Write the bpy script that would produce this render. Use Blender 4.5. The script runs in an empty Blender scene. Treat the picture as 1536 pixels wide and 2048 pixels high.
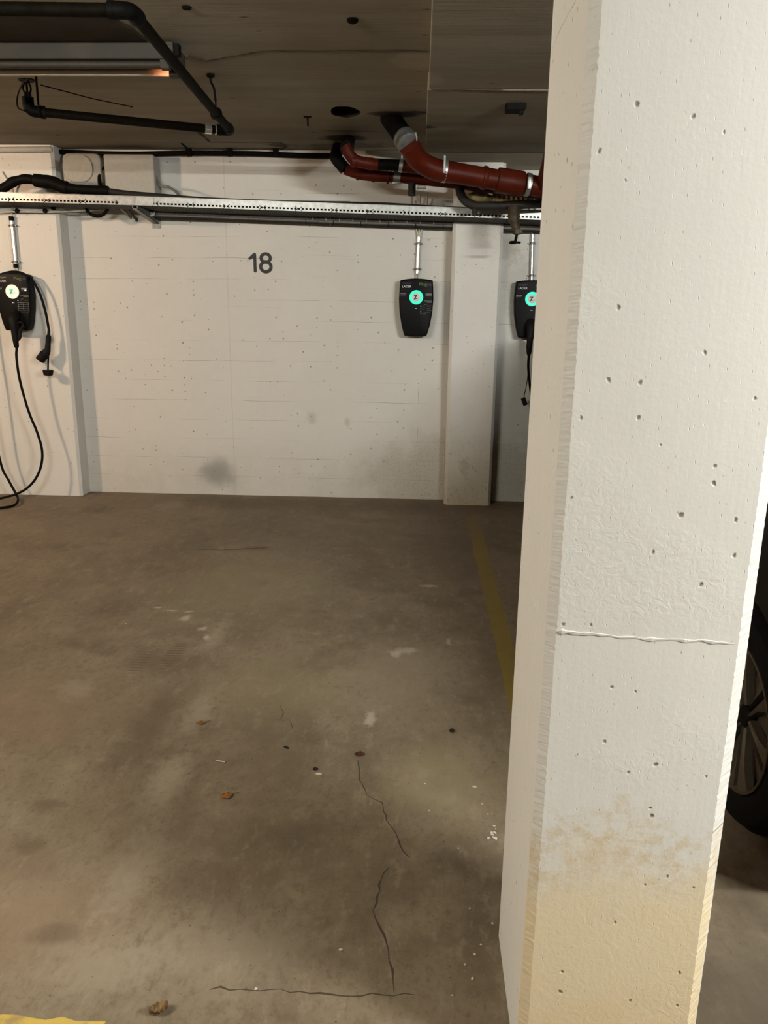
import bpy, bmesh, math, random
from mathutils import Vector, Matrix, noise as mnoise
random.seed(7)
S = bpy.context.scene
COL = S.collection
PI = math.pi

# ------------------------------------------------------------------ camera, light, exposure
CAM_H, FPX = 1.385, 1560.0
TH, PS, PH = math.atan(.2555), math.radians(2.4), math.radians(.75)
FW = Vector((-math.sin(PS)*math.cos(TH), math.cos(PS)*math.cos(TH), -math.sin(TH)))
R0 = Vector((math.cos(PS), math.sin(PS), 0)); U0 = R0.cross(FW)
RT = R0*math.cos(PH) + U0*math.sin(PH); UP = U0*math.cos(PH) - R0*math.sin(PH)
EYE = Vector((0, 0, CAM_H))
cd = bpy.data.cameras.new('camera'); cam = bpy.data.objects.new('camera', cd); COL.objects.link(cam)
cd.sensor_fit = 'VERTICAL'; cd.sensor_height = 36; cd.sensor_width = 27; cd.lens = 36*FPX/2048
cd.clip_start = .05
m = Matrix((RT, UP, -FW)).transposed().to_4x4(); m.translation = EYE
cam.matrix_world = m
S.camera = cam

w = bpy.data.worlds.new('world'); S.world = w; w.use_nodes = True
w.node_tree.nodes['Background'].inputs[0].default_value = (0, 0, 0, 1)
w.node_tree.nodes['Background'].inputs[1].default_value = 0

# the bay is lit by a row of lit tube lamps over the aisle; (x, y, z, strength, colour) is read by their builder below
LAMPS = (( 2.15,  .28, 2.20, 1720, (.985, 1, .955), 'above the aisle, right of the camera', 1.2, .0135),
         (-1.95,  .28, 2.20,  870, (1, .985, .875), 'above the aisle, left of the camera', 1.2, .0135),
         (-4.25, 3.45, 2.30,  950, (1, .70, .46), 'above the next bay to the left', .16, .05))

S.view_settings.view_transform = 'Standard'; S.view_settings.look = 'None'
S.view_settings.gamma = 1; S.view_settings.use_curve_mapping = False
S.view_settings.exposure = 0.0
S.cycles.max_bounces = 8; S.cycles.diffuse_bounces = 6; S.cycles.caustics_reflective = False; S.cycles.caustics_refractive = False

def at(px, py, **k):
    """point on a plane X=, Y= or Z= seen at a place of the 1536x2048 frame"""
    d = FW*FPX + RT*(px-768) - UP*(py-1024)
    (a, v), = k.items(); i = 'XYZ'.index(a)
    return EYE + d*((v-EYE[i])/d[i])

# ------------------------------------------------------------------ node helpers
class NB:
    def __init__(s, name, rough=.6, metal=0.0, spec=.3):
        s.m = bpy.data.materials.new(name); s.m.use_nodes = True; s.nt = s.m.node_tree
        s.b = s.nt.nodes['Principled BSDF']
        s.b.inputs['Roughness'].default_value = rough; s.b.inputs['Metallic'].default_value = metal
        s.b.inputs['Specular IOR Level'].default_value = spec
        s._p = None
    def n(s, t, **p):
        x = s.nt.nodes.new('ShaderNode'+t)
        for k, v in p.items(): setattr(x, k, v)
        return x
    def put(s, sock, v):
        if isinstance(v, bpy.types.NodeSocket): s.nt.links.new(v, sock)
        else: sock.default_value = (v+(1,) if isinstance(v, tuple) and len(v) == 3 and sock.type == 'RGBA' else v)
    @property
    def pos(s):
        if s._p is None: s._p = s.n('NewGeometry').outputs['Position']
        return s._p
    def xyz(s, v=None):
        x = s.n('SeparateXYZ'); s.put(x.inputs[0], v or s.pos); return x.outputs
    def comb(s, x, y, z):
        c = s.n('CombineXYZ')
        for i, v in enumerate((x, y, z)): s.put(c.inputs[i], v)
        return c.outputs[0]
    def ma(s, op, a, b=0.0, clamp=False):
        x = s.n('Math', operation=op, use_clamp=clamp); s.put(x.inputs[0], a); s.put(x.inputs[1], b); return x.outputs[0]
    def mul(s, a, b): return s.ma('MULTIPLY', a, b)
    def add(s, a, b): return s.ma('ADD', a, b)
    def ss(s, x, lo, hi, a=0.0, b=1.0):
        r = s.n('MapRange', interpolation_type='SMOOTHSTEP'); s.put(r.inputs[0], x)
        for i, v in enumerate((lo, hi, a, b)): r.inputs[i+1].default_value = v
        return r.outputs[0]
    def mapv(s, loc=(0,0,0), sc=(1,1,1), v=None, rot=(0,0,0)):
        x = s.n('Mapping', vector_type='POINT'); s.put(x.inputs[0], v or s.pos)
        x.inputs[1].default_value = loc; x.inputs[2].default_value = rot; x.inputs[3].default_value = sc; return x.outputs[0]
    def noise(s, sc, det=4, rough=.55, v=None, dist=0):
        x = s.n('TexNoise'); s.put(x.inputs['Vector'], v or s.pos); x.inputs['Scale'].default_value = sc
        x.inputs['Detail'].default_value = det; x.inputs['Roughness'].default_value = rough; x.inputs['Distortion'].default_value = dist
        return x.outputs['Fac']
    def voro(s, sc, v=None, feat='F1'):
        x = s.n('TexVoronoi', feature=feat); s.put(x.inputs['Vector'], v or s.pos); x.inputs['Scale'].default_value = sc
        return x.outputs
    def mix(s, f, a, b):
        x = s.n('Mix', data_type='RGBA'); s.put(x.inputs[0], f); s.put(x.inputs[6], a); s.put(x.inputs[7], b); return x.outputs[2]
    def blob(s, c, r, nz=None, amt=.6, edge=.5):
        """1 inside an ellipsoid at c with radii r, ragged by noise"""
        v = s.mapv((-c[0]/r[0], -c[1]/r[1], -c[2]/r[2]), (1/r[0], 1/r[1], 1/r[2]))
        l = s.n('VectorMath', operation='LENGTH'); s.put(l.inputs[0], v)
        d = l.outputs['Value']
        if nz is not None: d = s.add(d, s.mul(s.ma('SUBTRACT', nz, .5), amt*2))
        return s.ss(d, 1.0, 1.0-edge)
    def pits(s, sc, size, keep, v):
        x = s.n('TexVoronoi', feature='F1', voronoi_dimensions='2D'); s.put(x.inputs['Vector'], v); x.inputs['Scale'].default_value = sc; o = x.outputs; sel = s.n('SeparateColor'); s.put(sel.inputs[0], o['Color'])
        on = s.ma('GREATER_THAN', sel.outputs[0], 1-keep)
        big = s.mul(sel.outputs[1], size)
        return s.mul(on, s.ss(s.ma('SUBTRACT', o['Distance'], big), .06, -.02))
    def bump(s, h, strength=.4, dist=.004):
        x = s.n('Bump'); x.inputs['Strength'].default_value = strength; x.inputs['Distance'].default_value = dist
        s.put(x.inputs['Height'], h); s.put(s.b.inputs['Normal'], x.outputs[0])
    def col(s, c): s.put(s.b.inputs['Base Color'], c)
    def rough(s, c): s.put(s.b.inputs['Roughness'], c)

def simple(name, c, rough=.5, metal=0.0, vary=.15, sc=40, bump=0.0, spec=.3):
    k = NB(name, rough, metal, spec)
    nz = k.noise(sc, 3)
    k.col(k.mix(k.ss(nz, .3, .7), tuple(x*(1-vary) for x in c), tuple(min(1, x*(1+vary)) for x in c)))
    if bump: k.bump(nz, bump, .002)
    return k.m
def glow(name, c, power, base=(.3,.3,.3)):
    k = NB(name, .4); k.col(k.mix(k.noise(30), tuple(x*.95 for x in base), base))
    k.b.inputs['Emission Color'].default_value = c+(1,); k.b.inputs['Emission Strength'].default_value = power
    return k.m

WALL_Y, CEIL = 5.84, 2.47
def board_lines(k, u, z, height, width, thick):
    wob = k.mul(k.ma('SUBTRACT', k.noise(1.1, 3, v=k.comb(u, 0.0, k.mul(z, .3))), .5), .035)
    b = k.n('TexBrick'); k.put(b.inputs['Vector'], k.comb(u, k.add(z, wob), 0.0))
    b.offset = .37; b.inputs['Scale'].default_value = 1; b.inputs['Mortar Size'].default_value = thick
    b.inputs['Mortar Smooth'].default_value = .6
    b.inputs['Brick Width'].default_value = width; b.inputs['Row Height'].default_value = height
    return b
def mat_wall():
    k = NB('painted_board_formed_concrete', .62, 0, .25)
    x, y, z = k.xyz()
    b = board_lines(k, x, z, .146, 90.0, .0016)
    vis = k.ss(k.noise(2.2, 3, v=k.mapv(sc=(1, 1, 3.2))), .44, .66)
    line = k.mul(b.outputs['Fac'], vis)
    b2 = board_lines(k, k.add(x, .7), k.add(z, .05), .073, 90.0, .0010)
    line2 = k.mul(b2.outputs['Fac'], k.ss(k.noise(1.6, 2, v=k.mapv((3, 1, 2), (1.3, 1, 5))), .56, .72))
    low = k.ss(z, .55, .05)
    pit = k.pits(20, .10, .14, k.comb(x, z, 0.0))
    pit2 = k.mul(k.pits(75, .18, .36, k.comb(k.add(x, 3.3), z, 0.0)), k.mul(k.ss(z, .5, .05), k.ss(k.noise(2.5, 3), .42, .58)))
    right = k.mul(k.blob((.35, WALL_Y, .18), (1.0, .5, .42), k.noise(7, 4), .5), .55)
    rightpits = k.mul(k.pits(105, .22, .65, k.comb(x, z, 0.0)), k.ss(right, .1, .5))
    c = k.mix(k.noise(1.4, 4), (.52, .50, .465), (.60, .58, .54))
    c = k.mix(k.mul(k.noise(22, 3), .35), c, (.47, .44, .395))
    c = k.mix(k.mul(line, .85), c, (.17, .145, .115))
    c = k.mix(k.mul(line2, .5), c, (.24, .21, .17))
    vj = k.ss(k.ma('ABSOLUTE', k.add(x, k.add(1.395, k.mul(k.noise(3, 2), .012)))), .006, .001); c = k.mix(k.mul(vj, k.mul(k.noise(5, 3), .45)), c, (.25, .22, .18))
    c = k.mix(k.mul(pit, .75), c, (.12, .10, .085))
    c = k.mix(k.mul(pit2, .75), c, (.16, .13, .095))
    c = k.mix(k.mul(right, .7), c, (.30, .26, .195))
    c = k.mix(k.mul(rightpits, .85), c, (.11, .09, .065))
    c = k.mix(k.mul(low, k.mul(k.noise(9, 5), .55)), c, (.34, .30, .23))
    sm = k.blob((-1.53, WALL_Y, .17), (.20, .4, .16), k.noise(8, 4), .35, .8)
    c = k.mix(k.mul(sm, .62), c, (.14, .135, .125))
    for cx, cz, rx, rz, f in ((-.80, .61, .055, .07, .35), (-.53, .58, .035, .05, .35), (.62, 1.85, .10, .16, .5), (.70, 1.6, .16, .3, .3)):
        c = k.mix(k.mul(k.blob((cx, WALL_Y, cz), (rx, .3, rz), k.noise(25, 4), .6, .8), f), c, (.25, .21, .145))
    k.col(c)
    h = k.add(k.mul(line, -1.0), k.add(k.mul(k.add(pit, pit2), -1.4), k.add(k.mul(k.noise(60, 3), .22), k.mul(k.noise(8, 2, v=k.mapv(sc=(.4, 1, 6))), .35))))
    k.bump(h, .38, .004)
    return k.m
def mat_pillar(name='painted_pillar_concrete', stain=.50, back=False):
    k = NB(name, .58, 0, .3)
    x, y, z = k.xyz()
    grain = k.noise(9, 4, v=k.mapv(sc=(5, 5, .35)))
    pit = k.pits(24, .05, .22, k.comb(k.add(k.ma('SUBTRACT', x, y), k.mul(k.noise(60, 2), .012)), k.mul(z, .8), 0.0))
    dash = k.pits(52, .02, .55, k.comb(k.add(k.mul(k.ma('SUBTRACT', x, y), 1.5), k.mul(z, .12)), k.mul(z, .42), 0.0))
    c = k.mix(k.noise(2.5, 4), (.555, .535, .50), (.63, .61, .575))
    c = k.mix(k.mul(grain, .3), c, (.50, .475, .44))
    n1 = k.noise(7, 5)
    edge = k.add(z, k.mul(k.ma('SUBTRACT', n1, .5), .34))
    front = (k.ss(y, 1.20, 1.185) if not back else 1.0) if stain > 0 else 0.0
    st = k.mul(k.ss(edge, stain+.05, stain-.16), front)
    c = k.mix(k.mul(st, .85), c, (.62, .50, .315))
    c = k.mix(k.mul(k.ss(edge, stain*.55, 0), k.mul(front, k.add(k.noise(14, 4), .1))), c, (.60, .43, .235))
    band = k.mul(front, k.mul(k.ss(edge, stain+.10, stain), k.ss(edge, stain-.16, stain)))
    c = k.mix(k.mul(band, k.mul(k.ss(k.noise(45, 5, .7), .40, .7), .75)), c, (.46, .34, .18))
    c = k.mix(k.mul(pit, .8), c, (.13, .11, .09))
    c = k.mix(k.mul(dash, .6), c, (.22, .19, .16))
    if back:
        c = k.mix(k.mul(k.ss(edge, .95, .0), .75), c, (.30, .26, .19)); c = k.mix(k.mul(k.mul(k.ss(edge, .8, .1), k.ss(k.noise(35, 4), .55, .75)), .6), c, (.17, .145, .11))
        c = k.mix(k.mul(k.mul(k.blob((.55, 5.7, 2.0), (.30, .4, .30), k.noise(18, 4), .5, .9), .5), k.noise(40, 3)), c, (.22, .18, .12))
        c = k.mix(k.mul(k.blob((.35, 5.68, .30), (.05, .2, .09), k.noise(30, 4), 1.2), .25), c, (.14, .11, .08))
    k.col(c)
    rg = k.ss(k.noise(3.1, 2, v=k.mapv((1, 2, 3))), .5, .62)
    h = k.add(k.mul(k.add(pit, k.mul(dash, .6)), -1.5), k.add(k.mul(k.noise(90, 3), .25), k.mul(k.mul(k.noise(48, 4, dist=1.2), k.add(k.mul(rg, .9), k.mul(st, .6))), .9)))
    k.bump(k.add(h, k.mul(grain, .3)), .42, .004)
    return k.m
def mat_floor():
    k = NB('worn_garage_concrete', .62, 0, .28)
    n1 = k.noise(1.3, 6, .62); n2 = k.noise(5, 6, .68); n3 = k.noise(34, 5, .68, v=k.mapv(sc=(1.3, .8, 1))); n4 = k.noise(150, 2)
    n23_ = k.add(k.mul(k.noise(11, 5, .7, v=k.mapv((4, 2, 0), (1.6, .7, 1))), .6), k.mul(n3, .4))
    c = k.mix(k.ss(n1, .32, .68), (.104, .078, .050), (.162, .126, .083))
    c = k.mix(k.mul(k.ss(n2, .40, .66), .6), c, (.19, .152, .102)); c = k.mix(k.mul(k.ss(k.noise(2.6, 5, .6, v=k.mapv((7, 3, 0))), .52, .66), .5), c, (.078, .058, .037))
    c = k.mix(k.mul(k.ss(n3, .46, .70), .62), c, (.078, .057, .036)); c = k.mix(k.mul(k.ss(n23_ , .50, .64), .5), c, (.24, .195, .135)); c = k.mix(k.mul(k.ss(k.noise(90, 4, .7), .52, .72), .4), c, (.07, .05, .032))
    c = k.mix(k.mul(k.ss(n4, .62, .8), .3), c, (.25, .21, .16))
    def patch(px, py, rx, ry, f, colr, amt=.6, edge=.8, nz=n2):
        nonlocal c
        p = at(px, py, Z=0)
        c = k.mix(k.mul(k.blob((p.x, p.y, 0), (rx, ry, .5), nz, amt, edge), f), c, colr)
    pale, green, dark, pink = (.245, .205, .15), (.190, .162, .092), (.086, .062, .038), (.178, .124, .080)
    patch(100, 1820, .36, .34, .5, pink); patch(90, 1420, .45, .40, .4, pink)
    n23 = k.add(k.mul(n2, .6), k.mul(n3, .4))
    patch(335, 1560, .08, .22, .8, pale, 1.3, .9, n23); patch(400, 1420, .07, .25, .6, pale, 1.4, .9, n23); patch(430, 1270, .07, .22, .6, pale, 1.4, .9, n23)
    patch(265, 1740, .10, .20, .7, pale, 1.4, .9, n23); patch(200, 1930, .22, .14, .5, pale, 1.6, .9, n23); patch(430, 1900, .3, .2, .4, pale, 1.5, .9, n23); patch(150, 1380, .10, .12, .5, pale, 1.8, .9, n23)
    patch(880, 1560, .22, .30, .5, green); patch(480, 1180, .6, .7, .4, green); patch(560, 1370, .4, .4, .35, green)
    patch(800, 1350, .35, .5, .35, pale, .9)
    patch(310, 1440, .10, .30, .6, dark, .5); patch(540, 1500, .22, .22, .45, dark)
    patch(60, 1690, .06, .05, .75, dark, 1.3); patch(90, 1610, .07, .05, .65, dark, 1.3); patch(110, 1870, .08, .04, .6, dark, 1.3)
    patch(560, 1690, .3, .3, .35, dark); patch(300, 1650, .2, .3, .3, dark, 1.2)
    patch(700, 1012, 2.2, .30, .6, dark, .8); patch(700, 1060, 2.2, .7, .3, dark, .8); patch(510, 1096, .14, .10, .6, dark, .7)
    patch(900, 1100, .35, .9, .45, dark); patch(340, 1010, .14, .25, .35, pale, .9)
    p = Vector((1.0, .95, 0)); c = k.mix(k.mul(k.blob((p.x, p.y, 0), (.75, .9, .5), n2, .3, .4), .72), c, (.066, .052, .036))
    # whitish scuffs
    white = (.46, .40, .33)
    for px, py, rx, ry in ((316,1215,.03,.02), (345,1221,.05,.018), (378,1223,.04,.02), (372,1236,.03,.05), (405,1258,.03,.03),
                           (815,1300,.07,.05), (790,1308,.03,.05), (897,1284,.018,.05), (858,1172,.06,.025), (740,1440,.03,.07), (412,1275,.02,.05)):
        patch(px, py, rx, ry, .42, white, 1.7, .8, n23)
    # tyre tread prints
    for px, py, rx, ry in ((280,1325,.035,.13), (346,1310,.045,.16)):
        p = at(px, py, Z=0)
        wv = k.n('TexWave', wave_type='BANDS', bands_direction='Y'); k.put(wv.inputs['Vector'], k.pos)
        wv.inputs['Scale'].default_value = 13; wv.inputs['Distortion'].default_value = 1.0
        c = k.mix(k.mul(k.mul(k.blob((p.x, p.y, 0), (rx, ry, .5), n2, .3, .4), k.ss(wv.outputs['Fac'], .4, .7)), .8), c, dark)
    x, y, z = k.xyz(); spk = k.pits(30, .05, .10, k.comb(x, y, 0.0)); c = k.mix(k.mul(spk, .75), c, (.05, .036, .024))
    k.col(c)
    k.rough(k.ss(n2, .3, .7, .52, .72))
    k.bump(k.add(k.mul(n3, .5), k.add(k.mul(n4, .3), k.mul(spk, -.8))), .35, .003)
    return k.m
def mat_ceiling():
    k = NB('bare_concrete_ceiling', .8, 0, .15)
    x, y, z = k.xyz()
    st = k.noise(3, 5, .6, v=k.mapv(sc=(.35, 3.2, 1)))
    fine = k.noise(14, 4, .6, v=k.mapv(sc=(.25, 4, 1)))
    c = k.mix(k.ss(st, .3, .7), (.255, .222, .170), (.325, .285, .222))
    c = k.mix(k.mul(k.ss(fine, .55, .75), .28), c, (.19, .16, .115)); c = k.mix(k.mul(k.ss(k.noise(1.7, 5, .65), .42, .66), .55), c, (.235, .212, .150))
    c = k.mix(k.mul(k.ss(k.noise(1.1, 3), .5, .7), .35), c, (.29, .215, .15))
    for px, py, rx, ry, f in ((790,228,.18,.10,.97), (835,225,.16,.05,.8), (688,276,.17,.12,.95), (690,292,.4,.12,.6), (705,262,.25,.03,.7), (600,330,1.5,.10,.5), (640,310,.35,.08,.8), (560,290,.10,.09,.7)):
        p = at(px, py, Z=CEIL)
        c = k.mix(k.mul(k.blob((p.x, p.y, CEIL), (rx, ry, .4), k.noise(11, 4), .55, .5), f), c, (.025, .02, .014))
    p = at(835, 122, Z=CEIL)
    c = k.mix(k.mul(k.blob((p.x, p.y, CEIL), (.14, .16, .4), k.noise(12, 4), .4, .5), .35), c, (.50, .42, .32))
    pit = k.pits(5, .02, .12, k.comb(k.mul(x, .6), y, 0.0)); c = k.mix(k.mul(pit, .9), c, (.05, .04, .03))
    k.col(c); k.bump(k.add(fine, k.mul(pit, -1.5)), .3, .004)
    return k.m
def mat_yellow(name, a, b):
    k = NB(name, .65)
    wear = k.ss(k.noise(16, 5, .7), .50, .74); y = k.xyz()[1]
    fade = k.ss(y, 4.4, 5.2, 0.0, .75)
    c = k.mix(k.noise(6, 4), a, b)
    k.col(k.mix(k.ma('MAXIMUM', k.mul(wear, .7), fade), c, (.135, .10, .062)))
    k.bump(k.noise(50), .2, .002)
    return k.m
def mat_red():
    k = NB('red_oxide_pipe_paint', .45, 0, .10)
    n = k.noise(9, 4)
    k.col(k.mix(k.ss(n, .3, .75), (.044, .0052, .0018), (.070, .0092, .003)))
    k.bump(k.noise(40), .12, .002)
    return k.m
def mat_galv():
    k = NB('galvanized_steel', .42, .8, .5)
    k.col(k.mix(k.voro(35)['Distance'], (.29, .29, .28), (.42, .42, .405)))
    return k.m
def mat_tube():
    """failing lamp tube: only its right end gives off an orange glow"""
    k = NB('failing_fluorescent_tube', .3); k.col((.42, .37, .30))
    x = k.xyz()[0]; a = at(270, 141, Z=2.37).x; b = at(352, 141, Z=2.37).x
    g = k.ss(x, a, b); e = k.n('Mix', data_type='RGBA'); k.put(e.inputs[0], g); e.inputs[6].default_value = (1, .16, .03, 1); e.inputs[7].default_value = (1, .42, .13, 1)
    k.put(k.b.inputs['Emission Color'], e.outputs[2]); k.put(k.b.inputs['Emission Strength'], k.mul(k.mul(g, g), 2.2))
    return k.m
def mat_leaf(name, c):
    k = NB(name, .7); n = k.noise(90, 4)
    k.col(k.mix(k.ss(n, .35, .7), c, tuple(v*.45 for v in c))); k.bump(n, .4, .001); return k.m

M = dict(wall=mat_wall(), pillar=mat_pillar(), pilaster=mat_pillar('painted_pilaster_concrete', .05, True), pilaster_left=mat_pillar('clean_pilaster_concrete', -.6), floor=mat_floor(), ceiling=mat_ceiling(), yellow=mat_yellow('worn_yellow_paint', (.155, .110, .022), (.20, .145, .034)), yellow_fresh=mat_yellow('yellow_paint', (.36, .25, .05), (.44, .31, .07)),
  red=mat_red(), galv=mat_galv(), tube=mat_tube(),
  black=simple('black_plastic', (.004, .004, .0042), .45, 0, .1, spec=.08), cable=simple('black_rubber_cable', (.0045, .004, .0035), .55, spec=.06),
  matte=simple('matte_black_plastic', (.0075, .0065, .006), .55, spec=.09), iron=simple('dark_iron_pipe', (.0055, .004, .0025), .65, 0, .3, spec=.04),
  castblack=simple('black_cast_iron', (.004, .0038, .0035), .6, 0, .3, spec=.06), numeral=simple('black_numeral', (.012, .012, .013), .5),
  box=simple('pale_grey_enclosure', (.345, .325, .285), .5, 0, .04), lid=simple('oval_lid_plastic', (.31, .285, .245), .5, 0, .05), steel=simple('steel_conduit', (.72, .72, .70), .25, .9, .05),
  greycable=simple('grey_cable', (.16, .15, .14), .5), whitecable=simple('pale_cable', (.42, .41, .34), .5), darkgrey=simple('grey_pipe_insulation', (.019, .017, .015), .6, 0, .15, spec=.15),
  foam=simple('yellowed_foam', (.42, .33, .17), .9, 0, .3, 30, .6), bronze=simple('dirty_brass_valve', (.045, .033, .019), .55, .4, .35, 25, .3),
  white=simple('off_white_enamel', (.40, .37, .325), .5, 0, .06), oldlamp=simple('grimy_lamp_enamel', (.036, .029, .021), .6, 0, .15, 12), darksteel=simple('oxidised_steel_channel', (.20, .20, .185), .45, .7, .15),  # oldlamp enamel is coloured dark to carry the shade on the unlit fixture
  ring=glow('teal_ring_light', (.015, .90, .54), .82, (.04, .35, .27)), disc=simple('pale_button', (.62, .60, .55), .4, 0, .03), disc_lit=glow('lit_pale_button', (.85, 1, .82), .35, (.7, .7, .6)),
  print=simple('white_print', (.62, .62, .60), .5), dim=simple('grey_print', (.10, .10, .105), .5), mid=simple('light_grey_print', (.25, .25, .24), .5), green=simple('green_print', (.10, .17, .045), .5), purple=simple('purple_print', (.055, .045, .075), .5),
  teal=simple('teal_mark', (.01, .55, .55), .4), led=glow('white_indicator', (1, 1, .95), .9, (.8, .8, .8)), dot=simple('pale_dot', (.4, .4, .38), .5),
  carpaint=simple('black_car_paint', (.003, .003, .003), .3, 0, .1, spec=.2), tyre=simple('tyre_rubber', (.004, .004, .004), .8, spec=.08), rim=simple('bronze_alloy', (.075, .060, .042), .45, .3, .1), glass=simple('dark_car_glass', (.004, .004, .005), .1),
  crack=simple('floor_crack', (.045, .033, .022), .9), joint=simple('dark_joint', (.055, .038, .025), .9),
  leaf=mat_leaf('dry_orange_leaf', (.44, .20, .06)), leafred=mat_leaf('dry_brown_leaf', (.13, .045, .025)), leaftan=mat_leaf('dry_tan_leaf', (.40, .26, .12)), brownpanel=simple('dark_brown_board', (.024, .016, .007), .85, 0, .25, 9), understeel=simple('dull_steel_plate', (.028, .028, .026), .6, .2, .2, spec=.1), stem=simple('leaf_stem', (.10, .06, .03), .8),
  chip=simple('paint_flake', (.40, .36, .30), .7), stone=simple('dark_pebble', (.020, .016, .012), .8, spec=.05), straw=simple('pale_straw', (.42, .35, .27), .7))

# ------------------------------------------------------------------ mesh helpers
ROOT = {}
def obj(name, bm, mat, parent=None, smooth=False, normals=True):
    base = Vector((0, 0, 0)); p = parent
    while p is not None and p.name not in ROOT: p = p.parent
    if p is not None: base = ROOT[p.name]
    else:
        lo = [min(v.co[i] for v in bm.verts) for i in range(3)]; hi = [max(v.co[i] for v in bm.verts) for i in range(3)]
        base = Vector(((lo[0]+hi[0])/2, (lo[1]+hi[1])/2, lo[2]))
    bmesh.ops.translate(bm, verts=bm.verts, vec=-base)
    if normals: bmesh.ops.recalc_face_normals(bm, faces=bm.faces)
    if smooth:
        for f in bm.faces: f.smooth = True
        for e in bm.edges:
            if len(e.link_faces) == 2 and e.calc_face_angle(0) > .7: e.smooth = False
    me = bpy.data.meshes.new(name); bm.to_mesh(me); bm.free(); me.materials.append(mat)
    o = bpy.data.objects.new(name, me); COL.objects.link(o)
    if parent is not None: o.parent = parent
    else: o.location = base; ROOT[o.name] = base
    return o
def tag(o, label, cat, group=None):
    o['label'] = label; o['category'] = cat
    if group: o['group'] = group
    return o
def thing(name, label, cat, loc, group=None):
    o = bpy.data.objects.new(name, None); COL.objects.link(o); o.location = loc; o.empty_display_size = .1
    ROOT[o.name] = Vector(loc); return tag(o, label, cat, group)
def struct(o): o['kind'] = 'structure'; return o
def B(): return bmesh.new()
def box(bm, lo, hi, bev=0.0):
    x0, y0, z0 = lo; x1, y1, z1 = hi
    v = [bm.verts.new(p) for p in ((x0,y0,z0),(x1,y0,z0),(x1,y1,z0),(x0,y1,z0),(x0,y0,z1),(x1,y0,z1),(x1,y1,z1),(x0,y1,z1))]
    f = [bm.faces.new([v[i] for i in q]) for q in ((0,3,2,1),(4,5,6,7),(0,1,5,4),(1,2,6,5),(2,3,7,6),(3,0,4,7))]
    if bev: bmesh.ops.bevel(bm, geom=list({e for q in f for e in q.edges}), offset=bev, segments=2, affect='EDGES', profile=.5)
    return bm
def loft(bm, rings, cap=True, closed=True):
    vs = [[bm.verts.new(p) for p in r] for r in rings]; n = len(rings[0])
    for a, b in zip(vs, vs[1:]):
        for i in range(n if closed else n-1): bm.faces.new((a[i], a[(i+1) % n], b[(i+1) % n], b[i]))
    if cap: bm.faces.new(vs[0][::-1]); bm.faces.new(vs[-1])
    return bm
def tube(bm, pts, r, n=14, cap=True):
    pts = [Vector(p) for p in pts]; rs = r if isinstance(r, (list, tuple)) else [r]*len(pts)
    t0 = (pts[1]-pts[0]).normalized(); nrm = t0.orthogonal().normalized(); rings = []
    for i, p in enumerate(pts):
        t = ((pts[min(i+1, len(pts)-1)]-p).normalized() + (p-pts[max(i-1, 0)]).normalized())
        t = t.normalized() if t.length > 1e-6 else t0
        nrm = (nrm - t*nrm.dot(t)).normalized(); bn = t.cross(nrm)
        rings.append([p + (nrm*math.cos(a)+bn*math.sin(a))*rs[i] for a in [2*PI*j/n for j in range(n)]])
    return loft(bm, rings, cap)
def fillet(pts, rad, n=6):
    pts = [Vector(p) for p in pts]; out = [pts[0]]
    for a, b, c in zip(pts, pts[1:], pts[2:]):
        u, v = (a-b), (c-b); d = min(rad, u.length*.49, v.length*.49); p, q = b+u.normalized()*d, b+v.normalized()*d
        for i in range(n+1):
            t = i/n; out.append(p*(1-t)**2 + b*2*t*(1-t) + q*t*t)
    return out+[pts[-1]]
def spline(pts, n=8):
    pts = [Vector(p) for p in pts]; P = [pts[0]*2-pts[1]]+pts+[pts[-1]*2-pts[-2]]; out = []
    for i in range(1, len(P)-2):
        a, b, c, d = P[i-1:i+3]
        for j in range(n):
            t = j/n; out.append(.5*((2*b)+(c-a)*t+(2*a-5*b+4*c-d)*t*t+(3*b-a-3*c+d)*t**3))
    return out+[pts[-1]]
def lathe(bm, prof, mat=Matrix(), n=24):
    return loft(bm, [[mat @ Vector((max(r, 1e-5)*math.cos(2*PI*j/n), max(r, 1e-5)*math.sin(2*PI*j/n), h)) for j in range(n)] for r, h in prof])
def axis_mat(a, b):
    a, b = Vector(a), Vector(b); q = (b-a).to_track_quat('Z', 'Y').to_matrix().to_4x4(); q.translation = a; return q
def cyl(bm, a, b, r, n=16, r2=None): return tube(bm, [a, b], [r, r2 if r2 is not None else r], n)
def sleeve(bm, a, b, r, lip=0.0, n=20):
    L = (Vector(b)-Vector(a)).length
    return lathe(bm, [(r-.004, 0), (r, .002), (r+lip, L*.15), (r+lip, L*.3), (r, L*.4), (r, L*.6), (r+lip, L*.7), (r+lip, L*.85), (r, L-.002), (r-.004, L)], axis_mat(a, b), n)
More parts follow.
